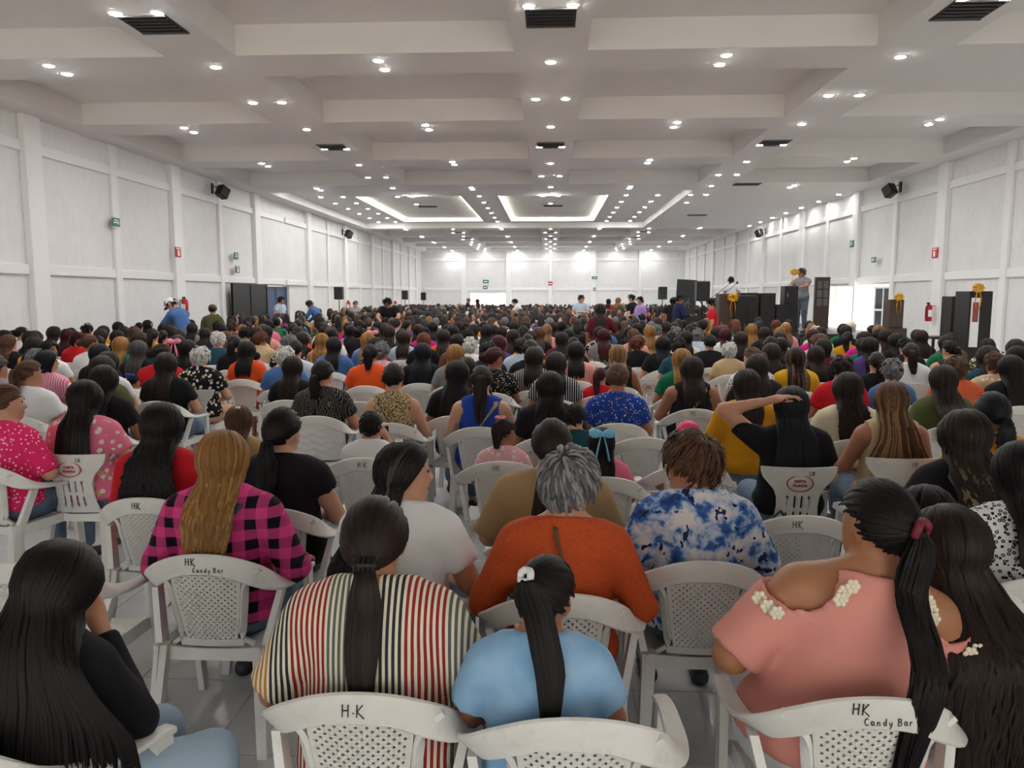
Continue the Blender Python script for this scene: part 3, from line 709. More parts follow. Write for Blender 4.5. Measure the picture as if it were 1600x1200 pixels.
# ---- hair
def slerp(a, b, t):
    om = np.arccos(np.clip((a*b).sum(-1), -1, 1)); so = np.sin(om)+1e-6
    return (np.sin((1-t)*om)/so)[:, None]*a+(np.sin(t*om)/so)[:, None]*b
def yback(z, x, g): return np.interp(z, [.45,.55,.70,.85,.95,1.03,1.10,1.3], [-.15*g,-.145*g,-.13*g,-.130*(.5+.5*g),-.112*(.5+.5*g),-.082,-.06,-.05])+.8*x*x
CAP = np.array([.081, .101, .106]); HN = np.array([0, -.55, .835])
def region_dirs(rs, n, lo=-.06):
    out = []
    while len(out) < n:
        d = rs.normal(size=3); d /= np.linalg.norm(d)
        if d @ HN > lo: out.append(d)
    return np.array(out)
HAIRC = {}
def make_hair(B, style, L=.45, n=110, wd=.026, wave=0.0, lam=.09, vol=.020, tie=(0,-.95,.25), seed=1, spread=1.05, thick=.022, shift=0.0, taper=.35, cov=104, over=None, lo=-.12, key=None):
    k = (key, style, L, n, wd, wave, lam, vol, tie, seed, spread, thick, shift, taper, cov, over, lo)
    if key is not None and k in HAIRC: return HAIRC[k]
    rs = np.random.RandomState(seed); g = B['g']; paths = []; wmul = []
    Rh = B['Rh']; TT = lambda q: NP+(q-NP) @ Rh.T      # head -> torso frame
    def cap_pts(d, off): return TT(HC+d*(CAP+off[:, None]))
    def waves(pth, s, amp):
        ph = rs.rand(len(pth[0]))*6.28; lm = lam*(.8+.4*rs.rand(len(pth[0])))
        return [p+np.stack([np.sin(6.28*q/lm+ph), .6*np.cos(6.28*q/lm+ph), 0*ph], 1)*(amp*np.clip(q/.10, 0.15, 1))[:, None] for p, q in zip(pth, s)]
    if style in ('long', 'bob'):
        q = rs.rand(n)**.8; sd = np.where(rs.rand(n) < .5, -1, 1.0); lay = rs.rand(n)
        phi = sd*np.radians(cov*(1-q)+rs.normal(0, 6, n)); el0 = np.radians(90-(48*(1-q)-22*q)); 
        d0 = np.stack([sd*.06*rs.rand(n), np.cos(el0), np.sin(el0)], 1); d0 /= np.linalg.norm(d0, axis=1)[:, None]
        el = np.radians(-28-8*rs.rand(n)); d1 = np.stack([np.sin(phi)*np.cos(el), -np.cos(phi)*np.cos(el), np.sin(el)], 1)
        mid = d0*.5+d1*.5+np.stack([np.sin(phi)*.5, -np.cos(phi)*.35, 0*phi+.1], 1); mid /= np.linalg.norm(mid, axis=1)[:, None]
        off = .004+vol*lay; pth = []; ss = []
        for t in np.linspace(0, 1, 7):
            d = slerp(slerp(d0, mid, t), slerp(mid, d1, t), t); pth.append(cap_pts(d, off*(.4+.6*min(1, t*2)))); ss.append(np.full(n, -.2*(1-t)))
        e = pth[-1]; Lk = L*(.86+.22*rs.rand(n))
        for f in np.linspace(.09, 1, 10):
            s = Lk*f; wv = np.clip(s/.10, 0, 1); wv = wv*wv*(3-2*wv); z = e[:, 2]-s
            xs_ = e[:, 0]*(1+(spread-1)*np.clip(s/.3, 0, 1)); xs_ = xs_*(1-taper*np.clip((s/L-.55)/.45, 0, 1)*(L > .25))+shift*np.clip(s/.25, 0, 1)
            yt = yback(z, xs_, g)-.016-thick*lay
            if over is not None: b_ = np.clip((1.0-z)/.12, 0, 1); b_ = b_*b_*(3-2*b_); yt = yt*(1-b_)+np.minimum(yt, over-.012-.03*lay)*b_
            y = e[:, 1]*(1-wv)+np.minimum(e[:, 1] if style == 'bob' else 9, yt)*wv
            if style == 'bob': xs_ = e[:, 0]*(1-.12*f); y = e[:, 1]*(1-.06*f)
            pth.append(np.stack([xs_, y, z], 1)); ss.append(s)
        if wave > 0: pth = waves(pth, ss, wave)
        paths.append((np.stack(pth, 1), np.r_[np.linspace(.7, 1, 7), np.linspace(1, .8, 7), .65, .45, .2]))
    elif style in ('pony', 'bun'):
        td = np.array(tie, float); td /= np.linalg.norm(td); d0 = region_dirs(rs, n, -.10); lay = rs.rand(n); pth = []
        tdn = np.repeat(td[None], n, 0)+rs.normal(0, .05, (n, 3)); tdn /= np.linalg.norm(tdn, axis=1)[:, None]
        for t in np.linspace(0, 1, 8): pth.append(cap_pts(slerp(d0, tdn, t), .003+vol*.7*lay+.012*t**3))
        paths.append((np.stack(pth, 1), np.r_[.5, 1, 1, 1, 1, .9, .8, .6]))
        tp = TT((HC+td*(CAP+.018))[None])[0]; out = (Rh @ td)
        if style == 'pony':
            m_ = max(24, int(n*.62)); a = rs.rand(m_)*6.28; r = np.sqrt(rs.rand(m_)); Lk = L*(.8+.25*rs.rand(m_)); pth = []; ss = []
            for f in np.linspace(0, 1, 12):
                s = Lk*f; rad = .014+.026*np.clip(s/.10, 0, 1)-.016*np.clip((s-.6*L)/(.5*L), 0, 1)
                wv = np.clip(s/.13, 0, 1); c = tp[None]+out[None]*(.028*np.sin(np.clip(s/.09, 0, 1)*1.57))[:, None]
                z = c[:, 2]-np.maximum(0, s-.02); x = c[:, 0]*(1-.3*wv)+shift*np.clip(s/.3, 0, 1)+rad*r*np.cos(a)
                y = np.minimum(c[:, 1]+rad*r*np.sin(a)*.7, yback(z, x, g)-.02-.018*r*(1+np.sin(a)))
                if over is not None: b_ = np.clip((1.0-z)/.12, 0, 1); y = y*(1-b_)+np.minimum(y, over-.03+rad*r*np.sin(a)*.6)*b_
                pth.append(np.stack([x, y, z], 1)); ss.append(s)
            if wave > 0: pth = waves(pth, ss, wave)
            paths.append((np.stack(pth, 1), np.r_[.6, .9, np.ones(6), .9, .7, .5, .2]))
        else:
            m_ = max(20, int(n*.4)); rb = L; cen = tp+out*rb*.55
            ax = rs.normal(size=(m_, 3)); ax /= np.linalg.norm(ax, axis=1)[:, None]; b1 = np.cross(ax, rs.normal(size=(m_, 3))); b1 /= np.linalg.norm(b1, axis=1)[:, None]; b2 = np.cross(ax, b1); pth = []
            for t in np.linspace(0, 3.6, 9): pth.append(cen+(b1*math.cos(t)+b2*math.sin(t))*rb*np.array([1.15,.8,1]))
            paths.append((np.stack(pth, 1), np.r_[.4, .8, np.ones(5), .8, .4]))
    else:   # short
        d0 = region_dirs(rs, n, lo); lay = rs.rand(n); cr = np.array([0,-.45,.9]); cr /= np.linalg.norm(cr)
        tg = d0-(d0@cr)[:, None]*cr; tg /= np.linalg.norm(tg, axis=1)[:, None]+1e-6
        fl_ = d0-cr*.15; ang = L/.095*(.7+.6*rs.rand(n)); axis_t = -(cr[None]-(d0@cr)[:, None]*d0); axis_t /= np.linalg.norm(axis_t, axis=1)[:, None]+1e-6
        axis_t = axis_t+rs.normal(0, .22, (n, 3)); pth = []
        for t in np.linspace(0, 1, 6):
            d = d0+axis_t*np.tan(np.clip(ang*t, 0, 1.2))[:, None]; d /= np.linalg.norm(d, axis=1)[:, None]
            o_ = (.004+vol*lay)*(.5+.8*math.sin(t*2.2))
            pth.append(cap_pts(d, o_))
        if wave > 0: pth = waves(pth, [np.full(n, .1*t) for t in np.linspace(0, 1, 6)], wave)
        paths.append((np.stack(pth, 1), np.r_[.6, 1, 1, .9, .7, .25]))
    Vs, Fs, LK, TTs = [], [], [], []; nb = 0
    for pth, wp in paths:
        N, Mp, _ = pth.shape; t = np.empty_like(pth); t[:, 1:-1] = pth[:, 2:]-pth[:, :-2]; t[:, 0] = pth[:, 1]-pth[:, 0]; t[:, -1] = pth[:, -1]-pth[:, -2]
        t /= np.linalg.norm(t, axis=2)[..., None]+1e-9
        hc = TT(HC[None])[0]; nr = pth-np.stack([np.full(pth.shape[:2], hc[0]), np.full(pth.shape[:2], hc[1]+.02), np.maximum(np.minimum(pth[..., 2], 9), 0)*0+np.minimum(hc[2], pth[..., 2]+.03)], -1)
        nr[..., 1] -= np.where(pth[..., 2] < hc[2]-.12, .12, 0)
        nr -= (nr*t).sum(-1)[..., None]*t; nr /= np.linalg.norm(nr, axis=2)[..., None]+1e-9
        sd = np.cross(t, nr); w_ = wd*.5*wp[None, :, None]*(.7+.6*rs.rand(N))[:, None, None]
        tri = np.stack([pth-sd*w_, pth+nr*w_*.45, pth+sd*w_], 2)          # N, Mp, 3, 3
        ids = np.arange(N*Mp*3).reshape(N, Mp, 3)
        f = np.stack([ids[:, :-1, :2], ids[:, :-1, 1:], ids[:, 1:, 1:], ids[:, 1:, :2]], -1).reshape(-1, 4)
        Vs.append(tri.reshape(-1, 3)); Fs.append(f+nb); nb += N*Mp*3
        LK.append(np.repeat(rs.rand(N), Mp*3)); TTs.append(np.tile(np.repeat(np.linspace(0, 1, Mp), 3), N))
    # scalp under the locks
    nu, nv = 20, 12; dd = np.array([[math.sin(math.pi*j/nv)*math.cos(6.2832*i/nu), math.sin(math.pi*j/nv)*math.sin(6.2832*i/nu), math.cos(math.pi*j/nv)] for j in range(nv+1) for i in range(nu)])
    sv = TT(HC+dd*(CAP-.001)); f = []
    for j in range(nv):
        for i in range(nu):
            q = [j*nu+i, (j+1)*nu+i, (j+1)*nu+(i+1) % nu, j*nu+(i+1) % nu]
            if (dd[q] @ HN).min() > -.16: f.append(q)
    Vs.append(sv); Fs.append(np.array(f)+nb); LK.append(np.full(len(sv), .25)); TTs.append(np.zeros(len(sv)))
    V = np.concatenate(Vs); T = B['T']; piv = np.array([0,-.02,.50])
    V = (V-piv) @ B['Rt'].T+piv+np.array([0,0,B['lift']])
    me = np_mesh('hair', V, np.concatenate(Fs), [], True, {'lk': np.concatenate(LK), 'tt': np.concatenate(TTs)})
    if key is not None: HAIRC[k] = me
    return me
# ---- materials of people; the colour of each object is its own
def objcol(m): return m.n('ObjectInfo').outputs['Color']
m = NT('skin'); m.col(m.mix(m.math('MULTIPLY', m.noise(m.obj(), 25, 3)[0], .25), objcol(m), srgb(150,85,70))).set(.5); m.b.inputs['Subsurface Weight'].default_value = .08; m.b.inputs['Subsurface Radius'].default_value = (.02,.008,.004)
def hair_mat(nm, streak=None, lo=.7, start=.0):
    m = NT(nm); at = m.n('Attribute', attribute_name='lk'); t2 = m.n('Attribute', attribute_name='tt'); c = objcol(m)
    c = m.mix(1.0, c, m.ramp(at.outputs['Fac'], [(0, (.62,.62,.62,1)), (1, (1.3,1.3,1.3,1))]), 'MULTIPLY')
    if streak:
        f = m.math('MULTIPLY', m.math('GREATER_THAN', at.outputs['Fac'], lo), m.ramp(t2.outputs['Fac'], [(start, (0,0,0,1)), (min(.99, start+.3), (1,1,1,1))]))
        c = m.mix(m.math('MULTIPLY', f, .42), c, streak)
    m.col(c).set(.48, 0, .2); m.bump(m.noise(m.scale(m.obj(), (1,1,.05)), 260, 2)[0], .35, .004); return m.m
hair_mat('hair'); hair_mat('hair_streaked', srgb(172,132,82), .72, .1); hair_mat('hair_tipped', srgb(190,170,130), .72, .45); hair_mat('hair_greying', srgb(96,94,96), .85, .0); hair_mat('hair_grey', srgb(165,165,172), .6, .0)
def cloth(nm, fn=None, rough=.85, bump=(420, .25)):
    m = NT(nm); c = objcol(m); o = m.obj()
    if fn: c = fn(m, c, o)
    m.col(c).set(rough, 0, .25); m.bump(m.mix(.75, m.noise(o, bump[0], 2)[0], m.noise(o, 11, 3)[0]), bump[1], .012)
    return m.m
cloth('cloth'); cloth('denim', lambda m, c, o: m.mix(m.noise(o, 14, 4)[0], c, srgb(150,170,190)) if False else m.mix(m.math('MULTIPLY', m.noise(o, 9, 4)[0], .5), c, srgb(175,195,210)))
def f_stripe(m, c, o):          # fine coloured stripes on cream, colour changing in blocks
    x = m.sep(o)[0]; s = m.math('FRACT', m.math('MULTIPLY', x, 62)); blk = m.math('FRACT', m.math('MULTIPLY_ADD', x, 3.1, 10.56))
    sc = m.ramp(blk, [(0, srgb(150,45,45)), (.22, srgb(95,105,98)), (.45, srgb(190,135,60)), (.68, srgb(50,52,56)), (.88, srgb(150,45,45))], 'CONSTANT')
    return m.mix(m.math('GREATER_THAN', s, .48), srgb(232,222,202), sc)
cloth('stripe_cloth', f_stripe)
def f_plaid(m, c, o):
    x = m.sep(m.scale(o, (1/.085,)*3)); a = m.math('GREATER_THAN', m.math('FRACT', x[0]), .5); b = m.math('GREATER_THAN', m.math('FRACT', x[2]), .5)
    return m.mix(m.math('MULTIPLY', m.math('ADD', a, b), .5), srgb(214,62,130), srgb(18,14,20)) if False else m.mix(m.math('MULTIPLY', a, b), m.mix(m.math('MULTIPLY', m.math('ADD', a, b), .5), srgb(216,66,134), srgb(120,38,80)), srgb(18,14,20))
cloth('plaid_cloth', f_plaid)
def f_blue(m, c, o):
    n1 = m.noise(o, 13, 3, .6)[0]; n2 = m.noise(m.scale(o, (1.1,1.3,.9)), 22, 2, .5)[0]
    a = m.ramp(n1, [(.40, srgb(226,222,222)), (.50, srgb(170,190,220)), (.56, srgb(70,115,180)), (.66, srgb(40,66,130))])
    return m.mix(m.math('GREATER_THAN', n2, .64), a, srgb(34,46,88))
cloth('blue_floral_cloth', f_blue)
def f_dots(m, c, o): return m.mix(m.math('LESS_THAN', m.voro(o, 42)[0], .26), c, srgb(250,200,215))
cloth('dotted_cloth', f_dots)
def f_flor(m, c, o):
    v = m.voro(o, 22); n1 = m.noise(o, 40, 2)[0]
    p = m.math('LESS_THAN', m.math('ADD', v[0], m.math('MULTIPLY', n1, .5)), .62)
    return m.mix(p, c, m.mix(m.math('GREATER_THAN', m.sep(v[1])[0], .7), srgb(225,222,214), srgb(214,180,120)))
cloth('floral_cloth', f_flor)
def f_conf(m, c, o): v = m.voro(o, 50); return m.mix(m.math('LESS_THAN', v[0], .28), c, m.ramp(m.sep(v[1])[0], [(0, srgb(235,230,220)), (.4, srgb(220,90,110)), (.6, srgb(235,200,90)), (.8, srgb(90,170,110))], 'CONSTANT'))
cloth('confetti_cloth', f_conf)
def f_leo(m, c, o): v = m.voro(o, 62); return m.mix(m.math('MULTIPLY', m.math('GREATER_THAN', v[0], .16), m.math('LESS_THAN', v[0], .42)), c, srgb(34,28,28))
cloth('leopard_cloth', f_leo)
def f_vs(m, c, o): return m.mix(m.math('GREATER_THAN', m.math('FRACT', m.math('MULTIPLY', m.sep(o)[0], 45)), .72), c, srgb(225,225,225))
cloth('pinstripe_cloth', f_vs)
def f_leaf(m, c, o): w_ = m.n('TexWave'); w_.inputs['Scale'].default_value = 16; w_.inputs['Distortion'].default_value = 14; m.l(o, w_.inputs['Vector']); return m.mix(m.math('GREATER_THAN', w_.outputs['Fac'], .86), c, srgb(125,118,108))
cloth('leaf_cloth', f_leaf)
def f_knit(m, c, o): return m.mix(m.math('MULTIPLY', m.voro(o, 95)[0], .35), c, srgb(120,40,15))
cloth('knit_cloth', f_knit, bump=(160, .5))
def f_soft(m, c, o): return m.mix(m.math('MULTIPLY', m.noise(o, 12, 3)[0], .6), c, srgb(205,225,240))
cloth('washed_cloth', f_soft)
plain('shoe', srgb(40,40,44), .5); plain('eye_dark', srgb(30,18,14), .2); plain('lip', srgb(150,75,72), .5); plain('hair_tie_white', srgb(235,235,235), .7)
# ------------------------------------------------------------------ the people in their chairs
CO = {k: srgb(*v) for k, v in dict(black=(24,23,27), white=(228,228,230), red=(196,26,38), orange=(226,84,28), rust=(206,88,44), pink=(232,120,150), rose=(222,150,140), magenta=(190,25,130), hotpink=(236,44,110), navy=(28,36,66), royal=(30,66,160),
  blue=(72,108,160), sky=(104,164,214), teal=(30,70,84), green=(20,104,70), mint=(74,178,130), olive=(84,90,56), darkgreen=(46,54,38), yellow=(222,168,30), mustard=(208,144,22), tan=(168,140,100), beige=(196,170,130), cream=(226,214,188),
  grey=(130,132,136), lavender=(160,136,196), purple=(86,66,130), maroon=(88,22,34), brown=(104,70,50), lime=(190,214,130), paleblue=(180,198,214), lightpink=(226,170,178)).items()}
HC_ = {k: srgb(*v) for k, v in {'black': (18,15,16), 'blue-black': (15,18,25), 'dark brown': (36,25,21), 'brown': (80,54,38), 'auburn': (96,50,30), 'golden brown': (138,98,52), 'light brown': (120,86,56), 'dark red': (58,14,20), 'grey': (104,104,108), 'white-grey': (196,194,190), 'blonde': (196,164,110), 'dark grey': (62,60,62)}.items()}
STY = {'L': ('long', 'long straight'), 'M': ('long', 'shoulder-length'), 'P': ('pony', 'ponytailed'), 'B': ('bun', 'tied-up'), 'S': ('short', 'short'), 'C': ('long', 'long curly'), 'W': ('long', 'long wavy'), 'b': ('bob', 'bobbed')}
PATN = {'cloth': '', 'stripe_cloth': 'multicoloured striped ', 'plaid_cloth': 'checked ', 'blue_floral_cloth': 'blue flowered ', 'dotted_cloth': 'dotted ', 'floral_cloth': 'flowered ', 'confetti_cloth': 'speckled ', 'leopard_cloth': 'leopard-print ', 'pinstripe_cloth': 'pinstriped ', 'leaf_cloth': 'leaf-patterned ', 'knit_cloth': 'knitted ', 'washed_cloth': 'washed '}
SKIN = [srgb(196,146,116), srgb(178,126,96), srgb(160,108,80), srgb(206,160,132)]
rng = random.Random(11); PLACED = []; LABELS = {}; WHO = []
def put(o, mat, col): 
    if not o.data.materials: o.data.materials.append(None)
    o.material_slots[0].link = 'OBJECT'; o.material_slots[0].material = M(mat); o.color = col
    return o
EYE = MB().ball((0,0,0), (.011,.006,.007), 8, 6).mesh('eye', M('eye_dark'), True); BROW = MB().tube([(-.017,0,-.002), (0,.004,.003), (.017,0,-.001)], .003, 5).mesh('eyebrow', M('eye_dark')); LIP = MB().ball((0,0,0), (.022,.008,.007), 8, 6).mesh('mouth', M('lip'), True)
def face(t, B):
    R = Matrix((B['Rt'] @ B['Rh']).tolist()).to_4x4()
    for nm, me, p in (('eye', EYE, (.031,.079,.003)), ('eye', EYE, (-.031,.079,.003)), ('eyebrow', BROW, (.031,.090,.022)), ('eyebrow', BROW, (-.031,.090,.022)), ('mouth', LIP, (0,.090,-.070))):
        o = link(nm, me, t); o.matrix_local = Matrix.Translation(B['hp'](p).tolist()) @ R
def unique(lab, grp):
    n = LABELS.get(lab, 0); LABELS[lab] = n+1; return lab
def person(u, v, sty='L', hc='black', tc='black', pat='cloth', yaw=0, lab=None, short=None, s=1.03, g=1.12, pitch=.06, roll=0.0, lean=-.03, side=0.0, rz=0.0, sleeve='short', arms=('lap', 'lap'), seat='A', ink=None, logo=None, hk=None, hm='hair', skin=None, pants=None,
           y=None, xy=None, stand=False, fem=True, cold=False, base=0.0, neck=1.068, scoop=.38, loose=.014, legs=None, h=None, pmat='denim', zoff=0.0, facing=True, group=None, chairlab=None, cy=0.0, cx=0.0, crz=0.0):
    d0 = (at_z(u, v, 1.27)[1] if not stand else (y or 10)) if xy is None else xy[1]
    if h is None: h = .014 if d0 < 3.7 else (.020 if d0 < 6.4 else (.024 if d0 < 13 else .032))
    q = math.radians(yaw)
    if h >= .024: q = round(q/.3)*.3; g = round(g/.12)*.12; pitch = .06 if pitch < .2 else pitch
    B = make_body(h=h, g=g, fem=fem, lean=lean, yaw=q, pitch=pitch, roll=roll, arms=arms, sleeve=sleeve, neck=neck, cold=cold, loose=loose, stand=stand, side=side, legs=legs, scoop=scoop)
    ht = B['headtop']; lift = base+((.44*(1-s)) if not stand else 0)+zoff; zt = ht[2]*s+lift
    if xy is not None: p = np.array([xy[0], xy[1], 0])
    else:
        if y is None: p = at_z(u, v, zt)
        else:
            p = at_y(u, v, y); s = min(1.14, max(.88, (p[2]-base)/ht[2])); lift = base
        c, sn = math.cos(rz), math.sin(rz); p = p-np.array([c*ht[0]-sn*ht[1], sn*ht[0]+c*ht[1], 0])*s
        p[0] = max(p[0], -9.45)
        if d0 > 6.4 and PLACED:          # keep elbow room: shift along the row or to the next one
            rr = .62 if stand else .47; best = None
            for dx, dy in ((0,0), (0,.3), (.12,.1), (-.12,.1), (0,-.3), (.25,0), (-.25,0), (0,.6), (.3,.3), (-.3,.3), (0,-.6), (.4,0), (-.4,0), (0,.9)):
                m_ = min((p[0]+dx-a)**2+(p[1]+dy-b)**2 for a, b in PLACED)
                if best is None or m_ > best[0]+1e-6: best = (m_, dx, dy)
                if m_ >= rr*rr: best = (m_, dx, dy); break
            p = p+np.array([best[1], best[2], 0]); p[0] = max(p[0], -9.45)
    code, hn = STY[sty]; k = dict(dict(L=dict(L=.34), M=dict(L=.24, taper=.1), P=dict(L=.30, vol=.010), B=dict(L=.040, tie=(0,-.97,.1)), S=dict(L=.045, vol=.018), C=dict(L=.33, wave=.012, lam=.07, vol=.02, thick=.035), W=dict(L=.34, wave=.008, lam=.13, vol=.016), b=dict(L=.07, vol=.016))[sty])
    k.update(n=300 if d0 < 3.7 else (170 if d0 < 6.4 else (85 if d0 < 13 else 46)), wd=.0155 if d0 < 3.7 else (.021 if d0 < 6.4 else (.030 if d0 < 13 else .042)))
    if sty == 'S': k['n'] = int(k['n']*1.5); k['wd'] *= .85
    k['seed'] = len(PLACED) if d0 < 7 else len(PLACED) % 3
    if hk: k.update(hk)
    if k.pop('drape', False): k['over'] = (-.275-(-.045+.135*(g-1)))/s
    desc = short or 'person, %s %s hair, %s%s top' % (hn, hc, PATN[pat], tc)
    if lab is None:
        lab = desc
        if abs(yaw) >= 25: lab += ', facing the %s wall' % ('left' if yaw > 0 else 'right')
    t = thing('person', lab, 'person', (float(p[0]), float(p[1]), lift), rz, group or 'audience: '+lab)
    t.scale = (s, s, s)
    sk = skin or SKIN[len(PLACED) % 4]
    put(link('body', B['body'], t), 'skin', sk); top = put(link('top', B['top'], t), pat, CO[tc] if isinstance(tc, str) else tc)
    if d0 < 8 or stand: put(link('trousers', B['pants'], t), pmat, pants or rng.choice([srgb(40,56,86), srgb(28,30,38), srgb(60,78,108)])); [put(link('shoe', B['shoe%d' % i], t), 'shoe', (1,1,1,1)) for i in (0, 1)]
    hmesh = make_hair(B, code, key=(h, g, fem, lean, q, pitch, roll, stand, side) if d0 >= 7 else None, **k)
    put(link('hair', hmesh, t), hm, HC_[hc])
    if abs(yaw) >= 25 and facing and d0 < 22: face(t, B)
    ch = None
    if seat and not stand:
        y0 = -.045+.135*(g-1); c, sn = math.cos(rz), math.sin(rz)
        ch = chair(seat, float(p[0]+sn*(y0+cy)+c*cx), float(p[1]-c*(y0+cy)+sn*cx), rz+crz, chairlab or (lambda s_: s_ if len(s_.split()) <= 16 else 'white chair of the '+desc)({'A': 'white pierced armchair of the ', 'B': 'white slotted chair of the ', 'C': 'white wavy-backed armchair of the '}[seat]+desc), ink, 'chairs: '+desc, logo)
    PLACED.append((float(p[0]), float(p[1]))); WHO.append((t, ch, desc, tc if isinstance(tc, str) else ''))
    return t, B
# parts worn: all in the figure's own frame
def hair_tie(t, B, tie, mat, r=.020):
    td = np.array(tie, float); td /= np.linalg.norm(td); c = B['hp'](td*(CAP+.026)); o_ = (B['hp'](td*(CAP+.06))-c); o_ /= np.linalg.norm(o_)
    R = Vector(o_.tolist()).to_track_quat('Z', 'Y'); mb = MB(); mb.tube([(r*math.cos(a), r*math.sin(a), .004*math.sin(3*a)) for a in np.linspace(0, 6.2832, 17)], .0115, 7)
    o = mb.build('hair_tie', M(mat), t, True); o.location = c.tolist(); o.rotation_mode = 'QUATERNION'; o.rotation_quaternion = R; return o
def strap(t, B, mat, x0=-.09, x1=.17, z0=.995, z1=.55, w=.012, flat=.35, g=None):
    g = g or B['g']; pts = []
    for f in np.linspace(0, 1, 14):
        x = x0+(x1-x0)*f; z = z0+(z1-z0)*f; pts.append(B['T']((x, float(yback(z, np.array(x), g))-.021, z)))
    pts = [B['T']((x0*.95, .06, z0-.02)), B['T']((x0*.97, .0, z0+.055))]+pts
    mb = MB(); sweep(mb, pts, [w*2]*len(pts), [.004]*len(pts), [78]*len(pts), 8); return mb.build('bag_strap', M(mat), t, True)
def bow(t, B, p, mat, s=1.0, tails=True):
    mb = MB()
    for k in (-1, 1): mb.ball((k*.034*s, -.006, .006), (.034*s, .014*s, .024*s), 10, 7)
    mb.ball((0,-.008,0), (.012*s,.014*s,.014*s), 8, 6)
    if tails:
        for k in (-1, 1): mb.tube([(k*.006*s, -.010, 0), (k*.02*s, -.024, -.06*s), (k*.034*s, -.022, -.13*s)], [.008*s,.018*s,.022*s], 8, flat=.25)
    o = mb.build('hair_bow', M(mat), t, True); o.location = B['hp'](p).tolist(); return o
def clip(t, B, p, mat, s=1.0):
    mb = MB()
    for k in range(5): mb.tube([(-.020*s+.010*s*k, 0, .018*s), (-.020*s+.010*s*k, -.014*s, .002*s), (-.020*s+.010*s*k, -.004*s, -.018*s)], .0028*s, 5)
    mb.tube([(-.026*s,-.010*s,.004*s), (.026*s,-.010*s,.004*s)], .005*s, 6)
    o = mb.build('hair_clip', M(mat), t, True); o.location = B['hp'](p).tolist(); return o
for nm, c in dict(acc_burgundy=(110,24,44), acc_black=(22,22,24), acc_pinkbow=(236,150,170), acc_bluebow=(120,190,226), acc_navybow=(30,50,190), acc_tan=(150,124,96), acc_gold=(206,170,80), acc_ivory=(236,226,204), acc_denimstrap=(48,58,84), acc_olive=(86,76,46), acc_hotpink=(236,30,110), phone=(26,26,30)).items(): plain(nm, srgb(*c), .55)
# ---------------- front rows, one by one
t, B = person(112, 846, 'L', 'black', 'black', yaw=-14, pitch=.42, lean=.04, rz=.02, side=.10, crz=-.40, cx=-.03, cy=.0, g=1.0, legs='right', sleeve='long', arms=('lap', ((.25,.09,.74), (.09,.15,.98))), pants=srgb(150,172,192), ink=(), hk=dict(L=.40, spread=2.4, thick=.03, n=520, taper=-.2, vol=.024, cov=112, shift=.07), short='person in black long sleeves bent over a phone', lab='person with long black hair bent over a phone, black sleeves and light blue jeans', s=.94, facing=False)
mb = MB().box(-.036, .036, -.075, .075, -.004, .004, bev=.003).box(-.030, .030, -.066, .066, .004, .0046, 1); ph = mb.build('mobile_phone', [M('phone'), M('sign_grey')]); ph.matrix_world = t.matrix_basis @ Matrix.Translation(Vector((-.02, .34, .72))) @ Euler((.3, 0, .2)).to_matrix().to_4x4(); tag(ph, 'dark mobile phone in the lap of the person in light blue jeans', 'phone')
t, B = person(585, 779, 'P', 'dark brown', 'cream', 'stripe_cloth', s=1.02, g=1.24, sleeve='elbow', loose=.026, neck=1.085, arms=('rest', 'rest'), pitch=.10, ink=('H.K',), hk=dict(L=.36, tie=(0,-.97,-.42), vol=.016, n=380), short='person in multicoloured striped blouse', lab='person with low dark ponytail and clip in a multicoloured striped blouse')
clip(t, B, (0,-.128,-.045), 'acc_black', 1.3)
t, B = person(858, 874, 'P', 'black', 'sky', 'washed_cloth', yaw=-22, s=.88, g=.98, roll=.12, pitch=.04, hk=dict(L=.44, tie=(-.35,-.80,.62), shift=.07, n=360), arms=('lap', 'fold'), cx=.09, short='child in pale blue tee', lab='child with a high ponytail and white hair tie in a pale blue tee', loose=.02)
hair_tie(t, B, (-.35,-.80,.62), 'hair_tie_white', .019)
t, B = person(1384, 753, 'P', 'black', 'rose', 'cloth', yaw=26, s=1.08, g=1.42, cold=True, sleeve='elbow', loose=.022, rz=.0, side=.20, roll=-.12, neck=1.03, hk=dict(L=.60, tie=(.12,-.97,.10), n=420, shift=.02, drape=True), arms=('rest', 'rest'), ink=('HK Candy Bar', 'Candy Bar'), skin=srgb(172,120,84), cy=.07, pants=srgb(220,220,220), short='person in pink cold-shoulder blouse', lab='person with long black ponytail and burgundy hair tie in a pink cold-shoulder blouse')
hair_tie(t, B, (.12,-.97,.10), 'acc_burgundy', .024)
gs = .5+.5*1.42
for sgn in (-1, 1):         # crocheted flowers along the edges of the open shoulders
    for k, (x, yy, z) in enumerate(((.085,-.100,1.01), (.098,-.098,.99), (.105,-.104,.97), (.262,-.050,.905), (.245,-.068,.895), (.225,-.080,.888))):
        mb = MB(); mb.ball((0,0,0), (.008,.006,.008), 6, 5)
        for a in range(6): mb.ball((.013*math.cos(a*1.047), 0, .013*math.sin(a*1.047)), (.0085,.004,.0085), 6, 5)
        o = mb.build('crochet_flower', M('acc_ivory'), t, True); o.location = B['T']((sgn*x*gs/1.0*.95, yy*gs, z)).tolist()
person(1488, 792, 'W', 'dark brown', 'white', yaw=20, s=1.0, g=1.05, sleeve='short', hk=dict(L=.58, spread=1.9, thick=.05, n=440, taper=-.1, vol=.024, shift=.05, drape=True), zoff=-.06, short='person in white with wavy dark hair', lab='person with very long wavy dark hair, white top, beside the pink blouse', cy=-.02, facing=False, xy=None)
person(1452, 760, 'M', 'black', 'black', short='black-haired person hidden behind the pink blouse', lab='black-haired person mostly hidden behind the person in the pink blouse', s=.98, zoff=-.06)
